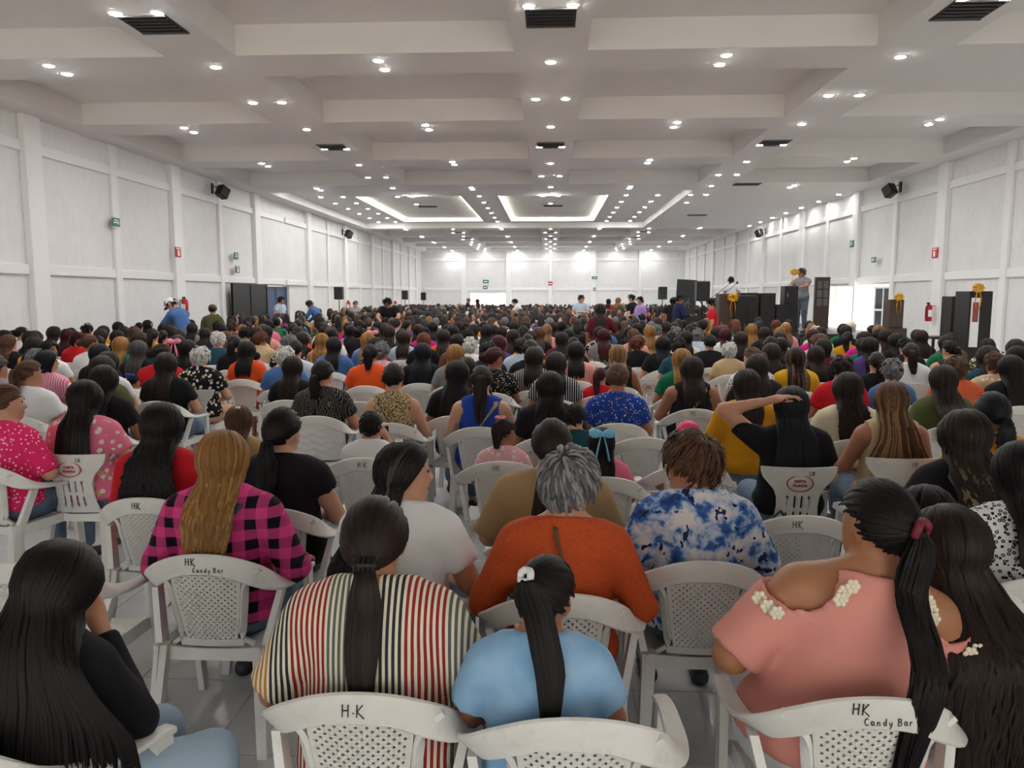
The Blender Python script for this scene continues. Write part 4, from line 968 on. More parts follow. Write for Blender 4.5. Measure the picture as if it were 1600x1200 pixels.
t, B = person(345, 673, 'L', 'golden brown', 'hotpink', 'plaid_cloth', g=1.2, sleeve='long', loose=.018, neck=1.085, arms=('rest', 'rest'), hm='hair_streaked', hk=dict(L=.31, spread=1.25, n=380, taper=.35, wave=.004, shift=-.01), ink=('HK Candy Bar', 'Candy Bar'), short='person in pink checked shirt', lab='person with long golden-brown hair in a pink and black checked shirt')
strap(t, B, 'acc_denimstrap', .10, -.17, .985, .60, .020)
t, B = person(632, 690, 'L', 'black', 'white', yaw=-58, pitch=.08, rz=-.12, g=1.12, sleeve='short', loose=.02, hm='hair_greying', hk=dict(L=.44, spread=1.5, n=440, thick=.05, taper=.0, shift=-.06, cov=66, drape=True), short='person in white tee with greying black hair', lab='person with long greying black hair in a white tee, smiling towards the right wall')
clip(t, B, (.0,-.03,.112), 'acc_ivory', .6)
t, B = person(890, 704, 'S', 'grey', 'rust', 'knit_cloth', yaw=-38, g=1.15, side=.02, sleeve='long', neck=1.055, arms=('rest', 'rest'), hm='hair_grey', hk=dict(n=620, L=.055, vol=.022, wd=.012, lo=.06), short='person in orange knit top with short grey hair', lab='person with short grey hair in an orange knit top, strap across the back')
strap(t, B, 'acc_olive', -.035, .10, 1.01, .60, .008)
t, B = person(1085, 679, 'S', 'brown', 'white', 'blue_floral_cloth', yaw=74, g=1.2, sleeve='elbow', loose=.02, neck=1.075, arms=('rest', 'rest'), hk=dict(n=620, L=.055, vol=.024, wd=.013, lo=.12), short='person in blue and white flowered blouse', lab='person with short brown hair and sunglasses in a blue and white flowered blouse')
R = Matrix((B['Rt'] @ B['Rh']).tolist()).to_4x4()
def glasses(name, t, B, p, rx, mat='acc_black'):
    mb = MB()
    for k in (-1, 1):
        mb.tube([(k*.034+.027*math.cos(a), .004, .020*math.sin(a)) for a in np.linspace(0, 6.2832, 15)], .0022, 5); mb.add([(k*.034+.026*math.cos(a), .004, .019*math.sin(a)) for a in np.linspace(0, 6.2832, 13)[:-1]], [tuple(range(12))])
        mb.tube([(k*.060, .003, .006), (k*.080, -.05, .008), (k*.083, -.10, -.010)], .0026, 5)
    mb.tube([(-.008, .006, .004), (.008, .006, .004)], .002, 5)
    o = mb.build(name, M(mat), t); o.matrix_local = Matrix.Translation(B['hp'](p).tolist()) @ Matrix((B['Rt'] @ B['Rh']).tolist()).to_4x4() @ Euler((rx, 0, 0)).to_matrix().to_4x4(); return o
glasses('sunglasses', t, B, (0,.075,.112), 1.0); glasses('spectacles', t, B, (0,.106,.002), 0)
t2 = MB().ball((0,0,0), (.005,.005,.009), 8, 6).build('earring', M('acc_ivory'), t, True); t2.location = B['hp']((-.084,.0,-.062)).tolist()
# third and fourth rows
person(250, 629, 'C', 'black', 'red', g=1.16, sleeve='long', ink=('HK',), hk=dict(L=.32, n=320, wd=.016, spread=1.6, taper=-.1), short='person in red with long curly black hair', lab='person in a red top under a mass of long curly black hair')
person(440, 637, 'P', 'black', 'black', g=1.14, sleeve='cap', loose=.022, ink=('H.K',), hk=dict(L=.30, tie=(0,-.97,-.35), wave=.006), yaw=-20, short='person in black ruffle-sleeved blouse', lab='person with low black ponytail in a black ruffle-sleeved blouse')
t, B = person(372, 634, 'M', 'brown', 'tan', s=.84, short='child with brown hair and pale clip', lab='child with brown hair and a pale hair clip, sitting beyond the checked shirt', g=.95)
clip(t, B, (.02,-.06,.10), 'acc_ivory', .8)
t, B = person(578, 643, 'S', 'black', 'white', s=.80, g=.95, fem=False, arms=('phone', 'phone'), hk=dict(L=.028, vol=.008), ink=('H.K',), short='child in white lifting a phone', lab='short-haired child in a white tee lifting a phone with both hands')
ph = MB().box(-.036, .036, -.004, .004, -.07, .07, bev=.003).build('mobile_phone', M('phone')); ph.matrix_world = t.matrix_basis @ Matrix.Translation(Vector((.03, .40, 1.02))); tag(ph, 'black mobile phone held up by the child in white', 'phone')
t, B = person(788, 655, 'P', 'dark brown', 'lightpink', 'floral_cloth', yaw=-55, s=.76, g=.95, hk=dict(L=.24, tie=(0,-.75,.66)), seat='A', ink=('HK',), short='child with ponytail and pink bow', lab='child with a high brown ponytail and a pink bow, face turned aside')
bow(t, B, (0,-.05,.125), 'acc_pinkbow', .7, False)
person(862, 655, 'P', 'dark brown', 'tan', g=1.36, sleeve='elbow', loose=.022, hk=dict(L=.40, tie=(0,-.97,-.40), shift=-.05), short='person in khaki blouse', lab='person with low dark brown ponytail in a khaki blouse')
person(899, 631, 'S', 'black', 'teal', s=.80, g=.92, fem=False, hk=dict(L=.02, vol=.005), yaw=-20, short='child in dark teal shirt', lab='child with cropped black hair in a dark teal shirt', seat='B', logo='red', ink=('CR',))
t, B = person(940, 668, 'M', 'black', 'pink', s=.78, g=.92, hk=dict(L=.20), short='child with large pale blue bow', lab='child with black hair and a large pale blue hair bow', seat='A')
bow(t, B, (0,-.105,.075), 'acc_bluebow', 1.5)
t, B = person(1076, 662, 'S', 'dark brown', 'white', s=.74, g=.9, short='child in bright pink cap', lab='small child wearing a bright pink cap', seat='A', ink=('HK',))
mb = MB(); mb.lathe([(.098,-.015), (.100,.02), (.094,.06), (.070,.098), (.03,.116), (.008,.118)], 18); mb.add([(x, .09+.07*math.sqrt(max(0, 1-(x/.085)**2))*k, -.012+.004*k) for k in (0, 1) for x in np.linspace(-.085, .085, 9)], [(i, i+1, 10+i, 9+i) for i in range(8)])
cp = mb.build('cap', M('acc_hotpink'), t, True); cp.location = B['hp']((0,-.005,.018)).tolist()
person(1168, 577, 'L', 'dark brown', 'mustard', g=1.12, sleeve='long', hk=dict(L=.26), short='person in mustard long sleeves', lab='person with straight dark brown hair in mustard long sleeves', seat=None, arms=('lap', 'hip'), hm='hair')
person(1238, 604, 'L', 'blue-black', 'black', g=1.2, sleeve='short', arms=('up', 'lap'), hk=dict(L=.34, spread=1.5, taper=0), seat='B', logo='red', ink=('CR',), short='person in black with an arm behind the head', lab='person with straight blue-black hair in black, one arm raised behind the head')
person(1327, 582, 'C', 'dark brown', 'cream', g=1.1, hk=dict(L=.36, spread=1.4), short='person in cream with long curly dark hair', lab='person with long curly dark hair over a cream top')
person(1395, 597, 'L', 'brown', 'beige', g=1.2, sleeve='none', hm='hair_streaked', hk=dict(L=.33, spread=1.8, taper=-.3), seat='B', ink=('CR',), short='bare-armed person with streaked brown hair', lab='bare-armed person with very long streaked brown hair')
person(1512, 642, 'C', 'dark brown', 'black', g=1.15, hm='hair_tipped', hk=dict(L=.38, drape=True, spread=1.7, wave=.016, n=300, taper=-.2, vol=.03), short='person with curly blond-tipped dark hair', lab='person with a mass of curly dark hair tipped blond')
person(1604, 690, 'M', 'black', 'white', 'leopard_cloth', g=1.2, short='person in spotted black and white top', lab='person in a spotted black and white top by the curly blond-tipped hair', sleeve='elbow')
person(1553, 613, 'P', 'blue-black', 'mustard', g=1.1, hk=dict(L=.28, wave=.012, lam=.06, tie=(.1,-.97,-.2)), short='person in mustard with curly ponytail', lab='person with a curly blue-black ponytail and mustard top')
person(1476, 571, 'L', 'dark brown', 'olive', g=1.1, hk=dict(L=.38, spread=1.5, taper=-.1, drape=True), short='person in olive with long brown hair', lab='person in olive with long straight dark brown hair')
person(6, 601, 'P', 'brown', 'hotpink', 'dotted_cloth', yaw=-35, g=1.2, sleeve='elbow', rz=-.2, hk=dict(L=.2, tie=(0,-.97,-.3)), short='person in dotted bright pink blouse', lab='person in a dotted bright pink blouse with brown hair tied back')
strap(t, B, 'acc_black') if False else None
person(130, 594, 'L', 'black', 'pink', 'floral_cloth', g=1.1, sleeve='short', loose=.022, hk=dict(L=.36, spread=1.3, taper=0), seat='B', ink=('CR',), logo='red', short='person in pink flowered blouse', lab='person with long straight black hair in a pink flowered blouse')
# ---------------- the next rows: pixel of the crown, hair, colours, turn of the head
MID = [
 (44,563,'P','brown','white','cloth',-40,dict(g=1.24,lab='brown-haired person in white tee looking to the right wall')), (160,571,'L','black','black','cloth',0,{}), (158,556,'L','dark brown','olive','cloth',0,{}),
 (72,547,'b','blue-black','pink','pinstripe_cloth',-45,{}), (26,552,'B','dark grey','grey','cloth',-10,{}), (208,586,'P','black','white','cloth',-30,dict(s=.68,lab='small child with royal blue hair bow')),
 (12,523,'C','brown','black','cloth',-40,{}), (32,512,'B','dark brown','white','cloth',-45,{}), (54,517,'L','dark brown','black','cloth',0,{}), (76,532,'M','black','white','pinstripe_cloth',-100,{}), (104,514,'L','dark red','red','cloth',0,{}),
 (120,519,'S','dark red','red','cloth',-30,{}), (141,525,'B','brown','white','cloth',-60,{}), (135,506,'S','black','black','cloth',-30,{}), (157,514,'M','dark brown','beige','cloth',-15,{}), (184,503,'M','black','purple','cloth',-10,{}),
 (210,500,'M','black','white','cloth',0,{}), (230,497,'M','black','mint','cloth',-55,{}), (209,510,'L','brown','red','cloth',0,{}), (215,532,'L','dark grey','black','cloth',0,{}), (177,535,'M','black','black','cloth',-20,{}),
 (231,541,'B','dark brown','red','cloth',-35,dict(g=1.44,lab='broad person in red with low bun and spectacles')), (312,541,'S','white-grey','black','floral_cloth',0,dict(g=1.24,seat='B',logo='gold',lab='white-haired person in black flowered blouse')), (277,524,'L','dark brown','lightpink','cloth',0,dict(lab='long-haired person with pink hair bow')),
 (292,531,'L','black','magenta','cloth',-15,{}), (255,506,'L','black','black','cloth',0,{}), (300,505,'L','dark brown','grey','cloth',0,{}), (345,506,'L','black','black','cloth',0,{}), (352,517,'L','brown','pink','cloth',0,{}), (364,503,'S','brown','brown','cloth',-40,dict(fem=False)),
 (366,525,'P','black','black','cloth',0,dict(g=1.1,lab='person in black with tied hair, holding a dark-haired baby')), (382,511,'S','black','green','pinstripe_cloth',0,{}), (406,518,'S','auburn','beige','confetti_cloth',-30,dict(g=1.24)), (440,524,'S','grey','black','floral_cloth',-30,dict(g=1.2)),
 (461,520,'L','dark brown','black','cloth',0,{}), (487,521,'C','golden brown','rose','cloth',0,dict(sleeve='none',g=1.1,lab='person with long curly golden-brown hair and bare shoulders')), (508,508,'S','dark brown','black','cloth',-25,{}), (523,509,'S','brown','pink','cloth',-35,dict(g=1.2)), (541,509,'M','black','lavender','cloth',0,dict(g=1.2)),
 (562,500,'L','dark brown','black','cloth',0,{}), (584,512,'L','dark brown','rose','cloth',0,dict(lab='long-haired person with a pale pink bow')), (602,496,'S','blue-black','navy','cloth',0,dict(fem=False,g=1.2)), (628,514,'L','black','black','cloth',0,{}), (578,538,'P','black','orange','cloth',0,dict(g=1.3,hk=dict(L=.26,tie=(0,-.9,.4)))), (595,534,'S','grey','lightpink','floral_cloth',-20,{}),
 (614,569,'B','black','beige','leopard_cloth',0,dict(sleeve='none',g=1.12,ink=('HK',),lab='person with black bun in sleeveless leopard print')), (504,563,'P','black','black','leaf_cloth',-20,dict(g=1.2,seat='C',hk=dict(L=.22,tie=(-.1,-.97,-.1)))),
 (660,536,'L','blue-black','black','cloth',0,dict(g=1.2,hk=dict(L=.36,spread=1.6,taper=0))), (714,563,'L','black','black','cloth',0,dict(hk=dict(L=.38,spread=1.7,taper=-.1))), (752,572,'P','dark brown','royal','cloth',0,dict(sleeve='none',g=1.24,hk=dict(L=.38,tie=(0,-.9,.35)),lab='bare-armed person in royal blue with high brown ponytail')),
 (662,520,'M','auburn','black','cloth',0,{}), (693,539,'C','golden brown','grey','cloth',0,dict(hk=dict(L=.24))), (714,522,'L','black','brown','cloth',0,{}), (734,527,'S','white-grey','white','floral_cloth',0,{}), (762,533,'S','black','navy','cloth',-20,{}), (779,524,'L','dark red','purple','cloth',-10,{}),
 (772,544,'B','dark red','black','confetti_cloth',-60,dict(g=1.2,lab='person in black flower-sprinkled top seen in profile')), (814,527,'S','dark brown','paleblue','cloth',0,{}), (834,542,'L','dark brown','black','pinstripe_cloth',0,dict(hk=dict(L=.22),g=1.2)), (869,550,'M','dark brown','black','pinstripe_cloth',-20,dict(g=1.1)), (860,580,'W','black','black','cloth',0,dict(g=1.1,hk=dict(L=.36,spread=1.5))),
 (878,519,'L','black','maroon','cloth',0,dict(g=1.2)), (938,510,'L','black','black','floral_cloth',35,dict(g=1.24,lab='person in dark flowered blouse facing the left wall')), (842,511,'L','brown','black','cloth',0,{}), (854,507,'M','light brown','rose','cloth',0,{}), (818,509,'P','black','white','cloth',0,{}),
 (938,575,'P','dark red','red','cloth',-30,dict(s=.8,lab='child in red beside the speckled blue top')), (965,569,'B','brown','royal','confetti_cloth',-10,dict(g=1.24,seat='C',lab='person with brown updo in blue speckled top')), (966,539,'L','light brown','black','cloth',0,dict(hm='hair_streaked',sleeve='none')),
 (996,523,'S','auburn','black','cloth',-15,{}), (1036,525,'L','black','black','cloth',0,dict(g=1.2)), (1066,545,'M','golden brown','green','cloth',0,dict(g=1.1,lab='person with golden-brown hair in emerald green')), (1082,557,'M','dark brown','black','cloth',0,dict(sleeve='none',g=1.3,ink=('HK',),lab='bare-armed person in black with woven shoulder strap')),
 (1109,523,'B','black','black','cloth',0,dict(g=1.3)), (1134,513,'M','dark red','white','cloth',0,dict(g=1.1)), (1090,513,'S','grey','paleblue','cloth',0,{}), (1072,517,'M','black','cream','cloth',0,{}), (1056,510,'S','grey','white','cloth',0,{}),
 (1176,543,'B','brown','white','leopard_cloth',30,dict(lab='person with brown updo and ivory claw clip')), (1206,536,'L','dark brown','black','cloth',0,{}), (1244,543,'L','dark brown','yellow','cloth',0,dict(g=1.12,loose=.022,hm='hair_streaked',hk=dict(L=.34,spread=1.4),lab='person in yellow puff sleeves with long brown hair')),
 (1195,511,'L','dark brown','black','cloth',0,{}), (1228,504,'b','blonde','black','cloth',0,dict(g=1.1)), (1147,499,'M','auburn','black','cloth',0,{}), (1213,500,'M','auburn','black','cloth',-30,{}), (1282,511,'L','dark brown','lime','cloth',0,{}), (1276,509,'S','white-grey','lime','cloth',0,{}),
 (1350,518,'L','black','magenta','cloth',0,dict(g=1.24,hk=dict(L=.26,spread=1.4,taper=0),seat='B',lab='person in magenta with black hair and white headband')), (1316,556,'S','dark brown','red','cloth',-10,dict(g=1.1)), (1401,521,'M','black','black','cloth',25,{}), (1418,527,'S','black','black','cloth',35,{}), (1424,536,'P','dark brown','white','cloth',-20,dict(seat='B')),
 (1440,516,'L','dark brown','black','cloth',0,{}), (1487,520,'M','dark brown','brown','cloth',0,{}), (1485,532,'P','black','darkgreen','cloth',20,dict(sleeve='none',g=1.2)), (1519,558,'S','black','beige','cloth',0,dict(s=.8,fem=False,lab='child with cropped black hair by the flowered blouse')), (1558,549,'S','brown','beige','floral_cloth',10,dict(g=1.3)), (1567,538,'M','black','royal','cloth',0,{}), (1588,530,'L','dark brown','black','cloth',0,{}),
 (1330,503,'S','white-grey','paleblue','cloth',55,dict(fem=False,lab='seated person in beige cap and pale shirt by the bright doorway') ),
]
for (u, v, sty, hc, tc, pat, yaw, ex) in MID:
    ex = dict(ex)
    if 'lab' in ex: ex.setdefault('short', ex['lab'])
    t, B = person(u, v, sty, hc, tc, pat, yaw, **ex); L_ = ex.get('lab', '')
    if 'royal blue hair bow' in L_: bow(t, B, (0,-.06,.11), 'acc_navybow', 1.1, False)
    if 'pink hair bow' in L_ or 'pale pink bow' in L_: bow(t, B, (0,-.115,.03), 'acc_pinkbow', 1.6)
    if 'claw clip' in L_: clip(t, B, (.05,-.11,-.06), 'acc_ivory', 2.0)
    if 'shoulder strap' in L_ or 'royal blue with' in L_: strap(t, B, 'acc_tan', .10 if 'shoulder' in L_ else .12, -.15, .985, .62, .018)
    if 'leopard print' in L_: strap(t, B, 'acc_black', -.10, .15, .985, .58, .006)
    if 'headband' in L_: MB().tube([(.088*math.cos(a), .01, .110*math.sin(a)) for a in np.linspace(0, math.pi, 13)], .007, 6).build('headband', M('hair_tie_white'), t, True).location = B['hp']((0, .0, .01)).tolist()
    if 'spectacles' in L_: glasses('spectacles', t, B, (0,.106,.002), 0)
    if 'baby' in L_:
        bt, bB = person(0, 0, 'S', 'black', 'pink', lab='dark-haired baby in pink held by the person in black', s=.52, g=.95, xy=(t.location.x+.22, t.location.y+.22), seat=None, zoff=.18)
    if 'beige cap' in L_:
        mb = MB(); mb.lathe([(.098,-.015), (.100,.02), (.094,.06), (.070,.098), (.03,.116), (.008,.118)], 18); mb.add([(x, .09+.09*math.sqrt(max(0, 1-(x/.085)**2))*k, -.012+.004*k) for k in (0, 1) for x in np.linspace(-.085, .085, 9)], [(i, i+1, 10+i, 9+i) for i in range(8)])
        cp = mb.build('cap', M('acc_ivory'), t, True); cp.matrix_local = Matrix.Translation(B['hp']((0,-.005,.018)).tolist()) @ Matrix((B['Rt']@B['Rh']).tolist()).to_4x4()
# empty chairs that show between people
for (u, v, k, ink, logo, lab) in [(438,586,'A',(), None,'empty white armchair with pierced back beside the leaf-patterned blouse'), (1012,664,'B',('CR',),'red','empty slotted chair with oval red logo beside the large blue bow'), (1008,684,'A',(),None,'empty white armchair with pierced back beyond the grey-haired person'),
        (915,588,'A',(),None,'empty white armchair left of the speckled blue top'), (1014,592,'B',(),'red','empty slotted chair with red logo behind the emerald green top'), (1210,560,'A',(),None,'empty white armchair between the updo and the yellow sleeves'), (1070,640,'A',('HK',),None,'empty white armchair marked HK beyond the pink cap'),
        (925,565,'A',(),None,'empty white armchair behind the maroon top'), (535,545,'A',(),None,'empty white armchair behind the person in orange'), (30,880,'A',(),None,'empty white armchair beside the person bent over a phone'), (1545,812,'A',(),None,'empty white armchair under the curly blond-tipped hair'), (1255,806,'A',('HK',),None,'empty white armchair marked HK with a black handbag hung beside it'), (560,628,'C',(),None,'empty wavy-backed armchair behind the child lifting a phone')]:
    p = at_z(u, v, .84)
    if min((p[0]-a)**2+(p[1]+.2-b)**2 for a, b in PLACED) < .16: continue
    chair(k, float(p[0]), float(p[1])+.26, 0, lab, ink, None, logo); PLACED.append((float(p[0]), float(p[1])+.3))
# ------------------------------------------------------------------ people on their feet
def stander(u, v, y, sty, hc, tc, rz, lab, **k):
    k.setdefault('arms', ('down', 'hip')); k.setdefault('fem', False); k.setdefault('sleeve', 'short')
    return person(u, v, sty, hc, tc, k.pop('pat', 'cloth'), k.pop('yaw', 0), lab=lab, short=lab, y=y, stand=True, rz=rz, seat=None, group='people on their feet', h=.03, lean=k.pop('lean', .03), hk=dict(n=60, wd=.034), **k)
def cap_on(t, B, mat, mat2=None):
    mb = MB(); mb.lathe([(.102,-.015), (.104,.02), (.098,.06), (.072,.100), (.03,.118), (.008,.120)], 16); mb.add([(x, .09+.085*math.sqrt(max(0, 1-(x/.088)**2))*k, -.012-.004*k) for k in (0, 1) for x in np.linspace(-.085, .085, 9)], [(i, i+1, 10+i, 9+i) for i in range(8)], 1)
    c = mb.build('cap', [M(mat), M(mat2 or mat)], t, True); c.matrix_local = Matrix.Translation(B['hp']((0,-.005,.018)).tolist()) @ Matrix((B['Rt']@B['Rh']).tolist()).to_4x4()
PI = math.pi
t, B = stander(262, 466, 16.3, 'S', 'black', 'blue', 1.25, 'person in black and white cap and blue shirt stooping by the left wall', lean=.42, pitch=.35, sleeve='long', arms=('reach', 'reach'), yaw=28); cap_on(t, B, 'hair_tie_white', 'acc_black')
mb = MB().ball((0,0,0), (.22,.16,.27), 14, 10).ball((0,0,.26), (.07,.06,.06), 8, 6); plain('bag_blue', srgb(70,110,190), .6, bump=(14, .6))
wp = t.matrix_basis @ Vector(B['wrist'][0].tolist()); bg = mb.build('drawstring_bag', M('bag_blue'), None, True, loc=(wp.x, wp.y, wp.z-.36)); tag(bg, 'blue drawstring bag held by the stooping person in a cap', 'bag')
t, B = stander(332, 477, 18, 'B', 'dark brown', 'olive', .2, 'person in olive jacket and cap standing near the black gate', fem=True, sleeve='long', arms=('lap', 'lap')); cap_on(t, B, 'acc_olive')
stander(405, 463, 26.6, 'S', 'black', 'paleblue', -1.9, 'person in pale shirt standing in the left doorway', yaw=30)
stander(481, 470, 25, 'S', 'black', 'blue', 1.35, 'person in blue shirt bowing towards seated people', lean=.55, arms=('reach', 'reach'), sleeve='long')
stander(555, 470, 30, 'S', 'auburn', 'grey', PI, 'person in grey flowered top standing by a fire extinguisher', pat='floral_cloth', fem=True, arms=('lap', 'lap'), yaw=26)
stander(595, 466, 20, 'S', 'black', 'black', PI, 'broad person in black tee leaning over the rows', g=1.36, lean=.30, arms=('reach', 'reach'), pitch=.4, yaw=-26)
stander(732, 466, 42, 'S', 'grey', 'navy', -1.4, 'person in dark suit before the bright far doorway', sleeve='long', arms=('reach', 'lap'))
stander(746, 467, 39, 'L', 'dark red', 'white', .3, 'red-haired person in white before the bright far doorway', fem=True, sleeve='none', arms=('lap', 'lap'))
stander(803, 467, 32, 'S', 'black', 'white', 1.4, 'person in white shirt bending beside the bright far doorway', lean=.38, arms=('reach', 'reach'), sleeve='elbow')
stander(908, 461, 27, 'S', 'black', 'paleblue', PI-.3, 'person in pale short-sleeved shirt facing the audience', arms=('fold', 'lap'), yaw=26, pants=srgb(80,105,140))
stander(951, 467, 34, 'M', 'dark brown', 'red', -.2, 'person in red standing near the stage tables', fem=True)
stander(966, 465, 31, 'M', 'light brown', 'olive', -.6, 'person in olive blouse lifting a camera', fem=True, arms=('phone', 'phone'))
stander(987, 459, 25.5, 'S', 'black', 'black', .9, 'person in black shirt behind the one in mauve', yaw=26)
stander(1000, 463, 24.5, 'S', 'black', 'lavender', 1.9, 'person in mauve shirt by the stage tables', yaw=26, g=1.2)
stander(1052, 464, 24.6, 'S', 'black', 'black', -.4, 'person in black half hidden beside the chalkboard')
stander(1063, 459, 23.2, 'S', 'black', 'navy', -1.3, 'person in dark jacket before the chalkboard', sleeve='long', yaw=-26)
stander(1111, 467, 19.6, 'S', 'black', 'red', 1.3, 'person in red and white jersey below the stage', yaw=26)
stander(1142, 432, 25, 'S', 'black', 'white', .1, 'person in white shirt on stage with back turned', base=.85)
t, B = stander(1253, 419, 21.6, 'S', 'dark grey', 'grey', 2.3, 'balding person in grey shirt speaking behind the black box lectern', base=.85, arms=('reach', 'reach'), yaw=-26, pants=srgb(34,38,54)); glasses('spectacles', t, B, (0,.106,.002), 0)
stander(940, 475, 14.8, 'L', 'dark brown', 'maroon', 0, 'person in maroon walking up between the rows', fem=True, sleeve='elbow')
# ------------------------------------------------------------------ more of the audience
TOPS = ['black']*7+['white','white','red','navy','maroon','pink','grey','purple','beige','teal','rose','magenta','blue','olive','lavender','brown','green','mustard','paleblue','orange']
HRS = [('L','black')]*6+[('L','dark brown')]*5+[('M','black')]*4+[('M','dark brown')]*3+[('P','black')]*2+[('P','dark brown'),('B','dark brown'),('B','black'),('S','black'),('S','grey'),('S','brown'),('C','dark brown'),('M','auburn'),('L','brown'),('b','dark brown'),('L','dark red'),('M','golden brown'),('S','white-grey')]
def free(x, y, r=.5): return all((x-a)**2+(y-b)**2 > r*r for a, b in PLACED)
def right_limit(y): return 6.6 if y < 17 else (6.0 if y < 19.3 else 2.7) if y < 34 else 8.5
def seats(y0, y1):
    y = y0; k = 0
    while y < y1:
        x = -9.3+.29*(k % 2)
        while x < right_limit(y):
            yield x+rng.uniform(-.09, .09), y+rng.uniform(-.10, .10)
            x += .60
        y += .95; k += 1
PLACED += [(2.75+q, 20.4+r_) for q in (-.8,-.3,.3,.8) for r_ in (-.3,.3)]+[(-8.25,30),(-8.1,43),(-8.25,50),(4.3,30.8)]
NP_MAX = 292; left = []
for x, y in seats(7.6, 52):
    if y < 11 and abs(x) > .72*y+.6: continue
    if not free(x, y, .52): continue
    if len(WHO) < NP_MAX:
        hs, hc = rng.choice(HRS); r = rng.random(); tc = rng.choice(TOPS); pat = 'cloth' if rng.random() < .86 else rng.choice(['floral_cloth', 'confetti_cloth', 'pinstripe_cloth', 'leaf_cloth'])
        person(0, 0, hs, hc, tc, pat, rng.choice([0]*6+[-35, 35, -17, 17, -35]), s=rng.choice([.98, 1.03, 1.03, 1.06]), xy=(x, y), seat='A' if y < 12.5 else None, g=rng.choice([.96, 1.08, 1.2]), h=.032, facing=True)
    elif free(x, y, .62) or all((x-a)**2+(y-b)**2 > .52**2 for a, b in PLACED): left.append((x, y)); PLACED.append((x, y))
# the far crowd: past counting, one object of low figures
def proto(style, lo):
    mb = MB(); role = []; a, b = (7, 5) if lo else (9, 7)
    def mark(i): role.extend([i]*(len(mb.v)-len(role)))
    mb.ball((0,.015,1.17), (.074,.09,.112), a, b); mark(0); mb.tube([(0,-.01,.98), (0,0,1.08)], .05, 6); mark(0)
    mb.ball((0,-.016,1.190), (.094,.106,.112), a, b); mark(1)
    if style == 'L': mb.ball((0,-.105,1.02), (.105,.05,.26), a, b); mark(1)
    if style == 'M': mb.ball((0,-.07,1.09), (.10,.065,.14), a, b); mark(1)
    if style == 'P': mb.ball((0,-.14,1.08), (.045,.045,.20), 8, 6); mark(1)
    if style == 'B': mb.ball((0,-.12,1.22), (.05,.05,.05), 8, 6); mark(1)
    mb.ball((0,-.005,.80), (.19,.135,.235), a, b); mark(2); mb.ball((0,-.005,.965), (.215,.085,.065), a, b); mark(2)
    for s in (-1, 1): mb.tube([(s*.195,0,.95), (s*.25,.03,.71), (s*.12,.24,.66)], [.058,.05,.035], 6); mark(2)
    mb.box(-.2, .2, -.12, .42, .44, .60); mark(3)
    return np.array(mb.v, np.float32), mb.f, np.array(role)
protos = {(k, q): proto(k, q) for k in 'LMPBS' for q in (False, True)}; V_, F_, C_ = [], [], []; nb = 0
for x, y in left:
    hs, hc = rng.choice(HRS); hs = {'C': 'L', 'W': 'L', 'b': 'M'}.get(hs, hs); v_, f_, ro = protos[hs, y > 26]; a = rng.choice([0]*5+[.9, -.9, -.4, .4, 2.8])*1.0; s = rng.uniform(.97, 1.08)
    ca, sa = math.cos(a), math.sin(a); q = v_.copy(); q[:, 0], q[:, 1] = v_[:, 0]*ca-v_[:, 1]*sa, v_[:, 0]*sa+v_[:, 1]*ca
    q = q*s+np.array([x, y, .44*(1-s)]); cols = np.array([rng.choice(SKIN)[:3], HC_[hc][:3], CO[rng.choice(TOPS)][:3], srgb(40,50,70)[:3]])
    V_.append(q); F_ += [tuple(i+nb for i in f) for f in f_]; C_.append(cols[ro]); nb += len(q)
me = bpy.data.meshes.new('distant_crowd'); me.from_pydata(np.concatenate(V_).tolist(), [], F_); me.polygons.foreach_set('use_smooth', [True]*len(F_))
at = me.attributes.new('tint', 'FLOAT_COLOR', 'POINT'); at.data.foreach_set('color', np.c_[np.concatenate(C_), np.ones(nb)].astype(np.float32).ravel())
m = NT('crowd'); a_ = m.n('Attribute', attribute_name='tint'); m.col(a_.outputs['Color']).set(.7); me.materials.append(m.m)
tag(link('distant_crowd', me), 'dense far rows of seated people filling the hall towards the far wall', 'crowd', None, 'stuff')
# labels shared by accident: name a neighbour
byl = {}
for i, (t, ch, desc, tc) in enumerate(WHO): byl.setdefault(t['label'], []).append(i)
for lab, ids in byl.items():
    if len(ids) < 2: continue
    for i in ids:
        t, ch, desc, tc = WHO[i]; p = t.location
        nb_ = sorted(((o[0].location-p).length, o[3]) for j, o in enumerate(WHO) if j != i and o[3] and o[3] != tc)[:2]
        suf = ' between %s and %s tops' % (nb_[0][1], nb_[1][1]) if nb_[0][1] != nb_[1][1] else ' beside %s tops' % nb_[0][1]
        t['label'] = t['label']+suf; t['group'] = 'audience: '+lab
        if ch is not None: ch['label'] = 'white pierced armchair under '+desc[8:]+suf
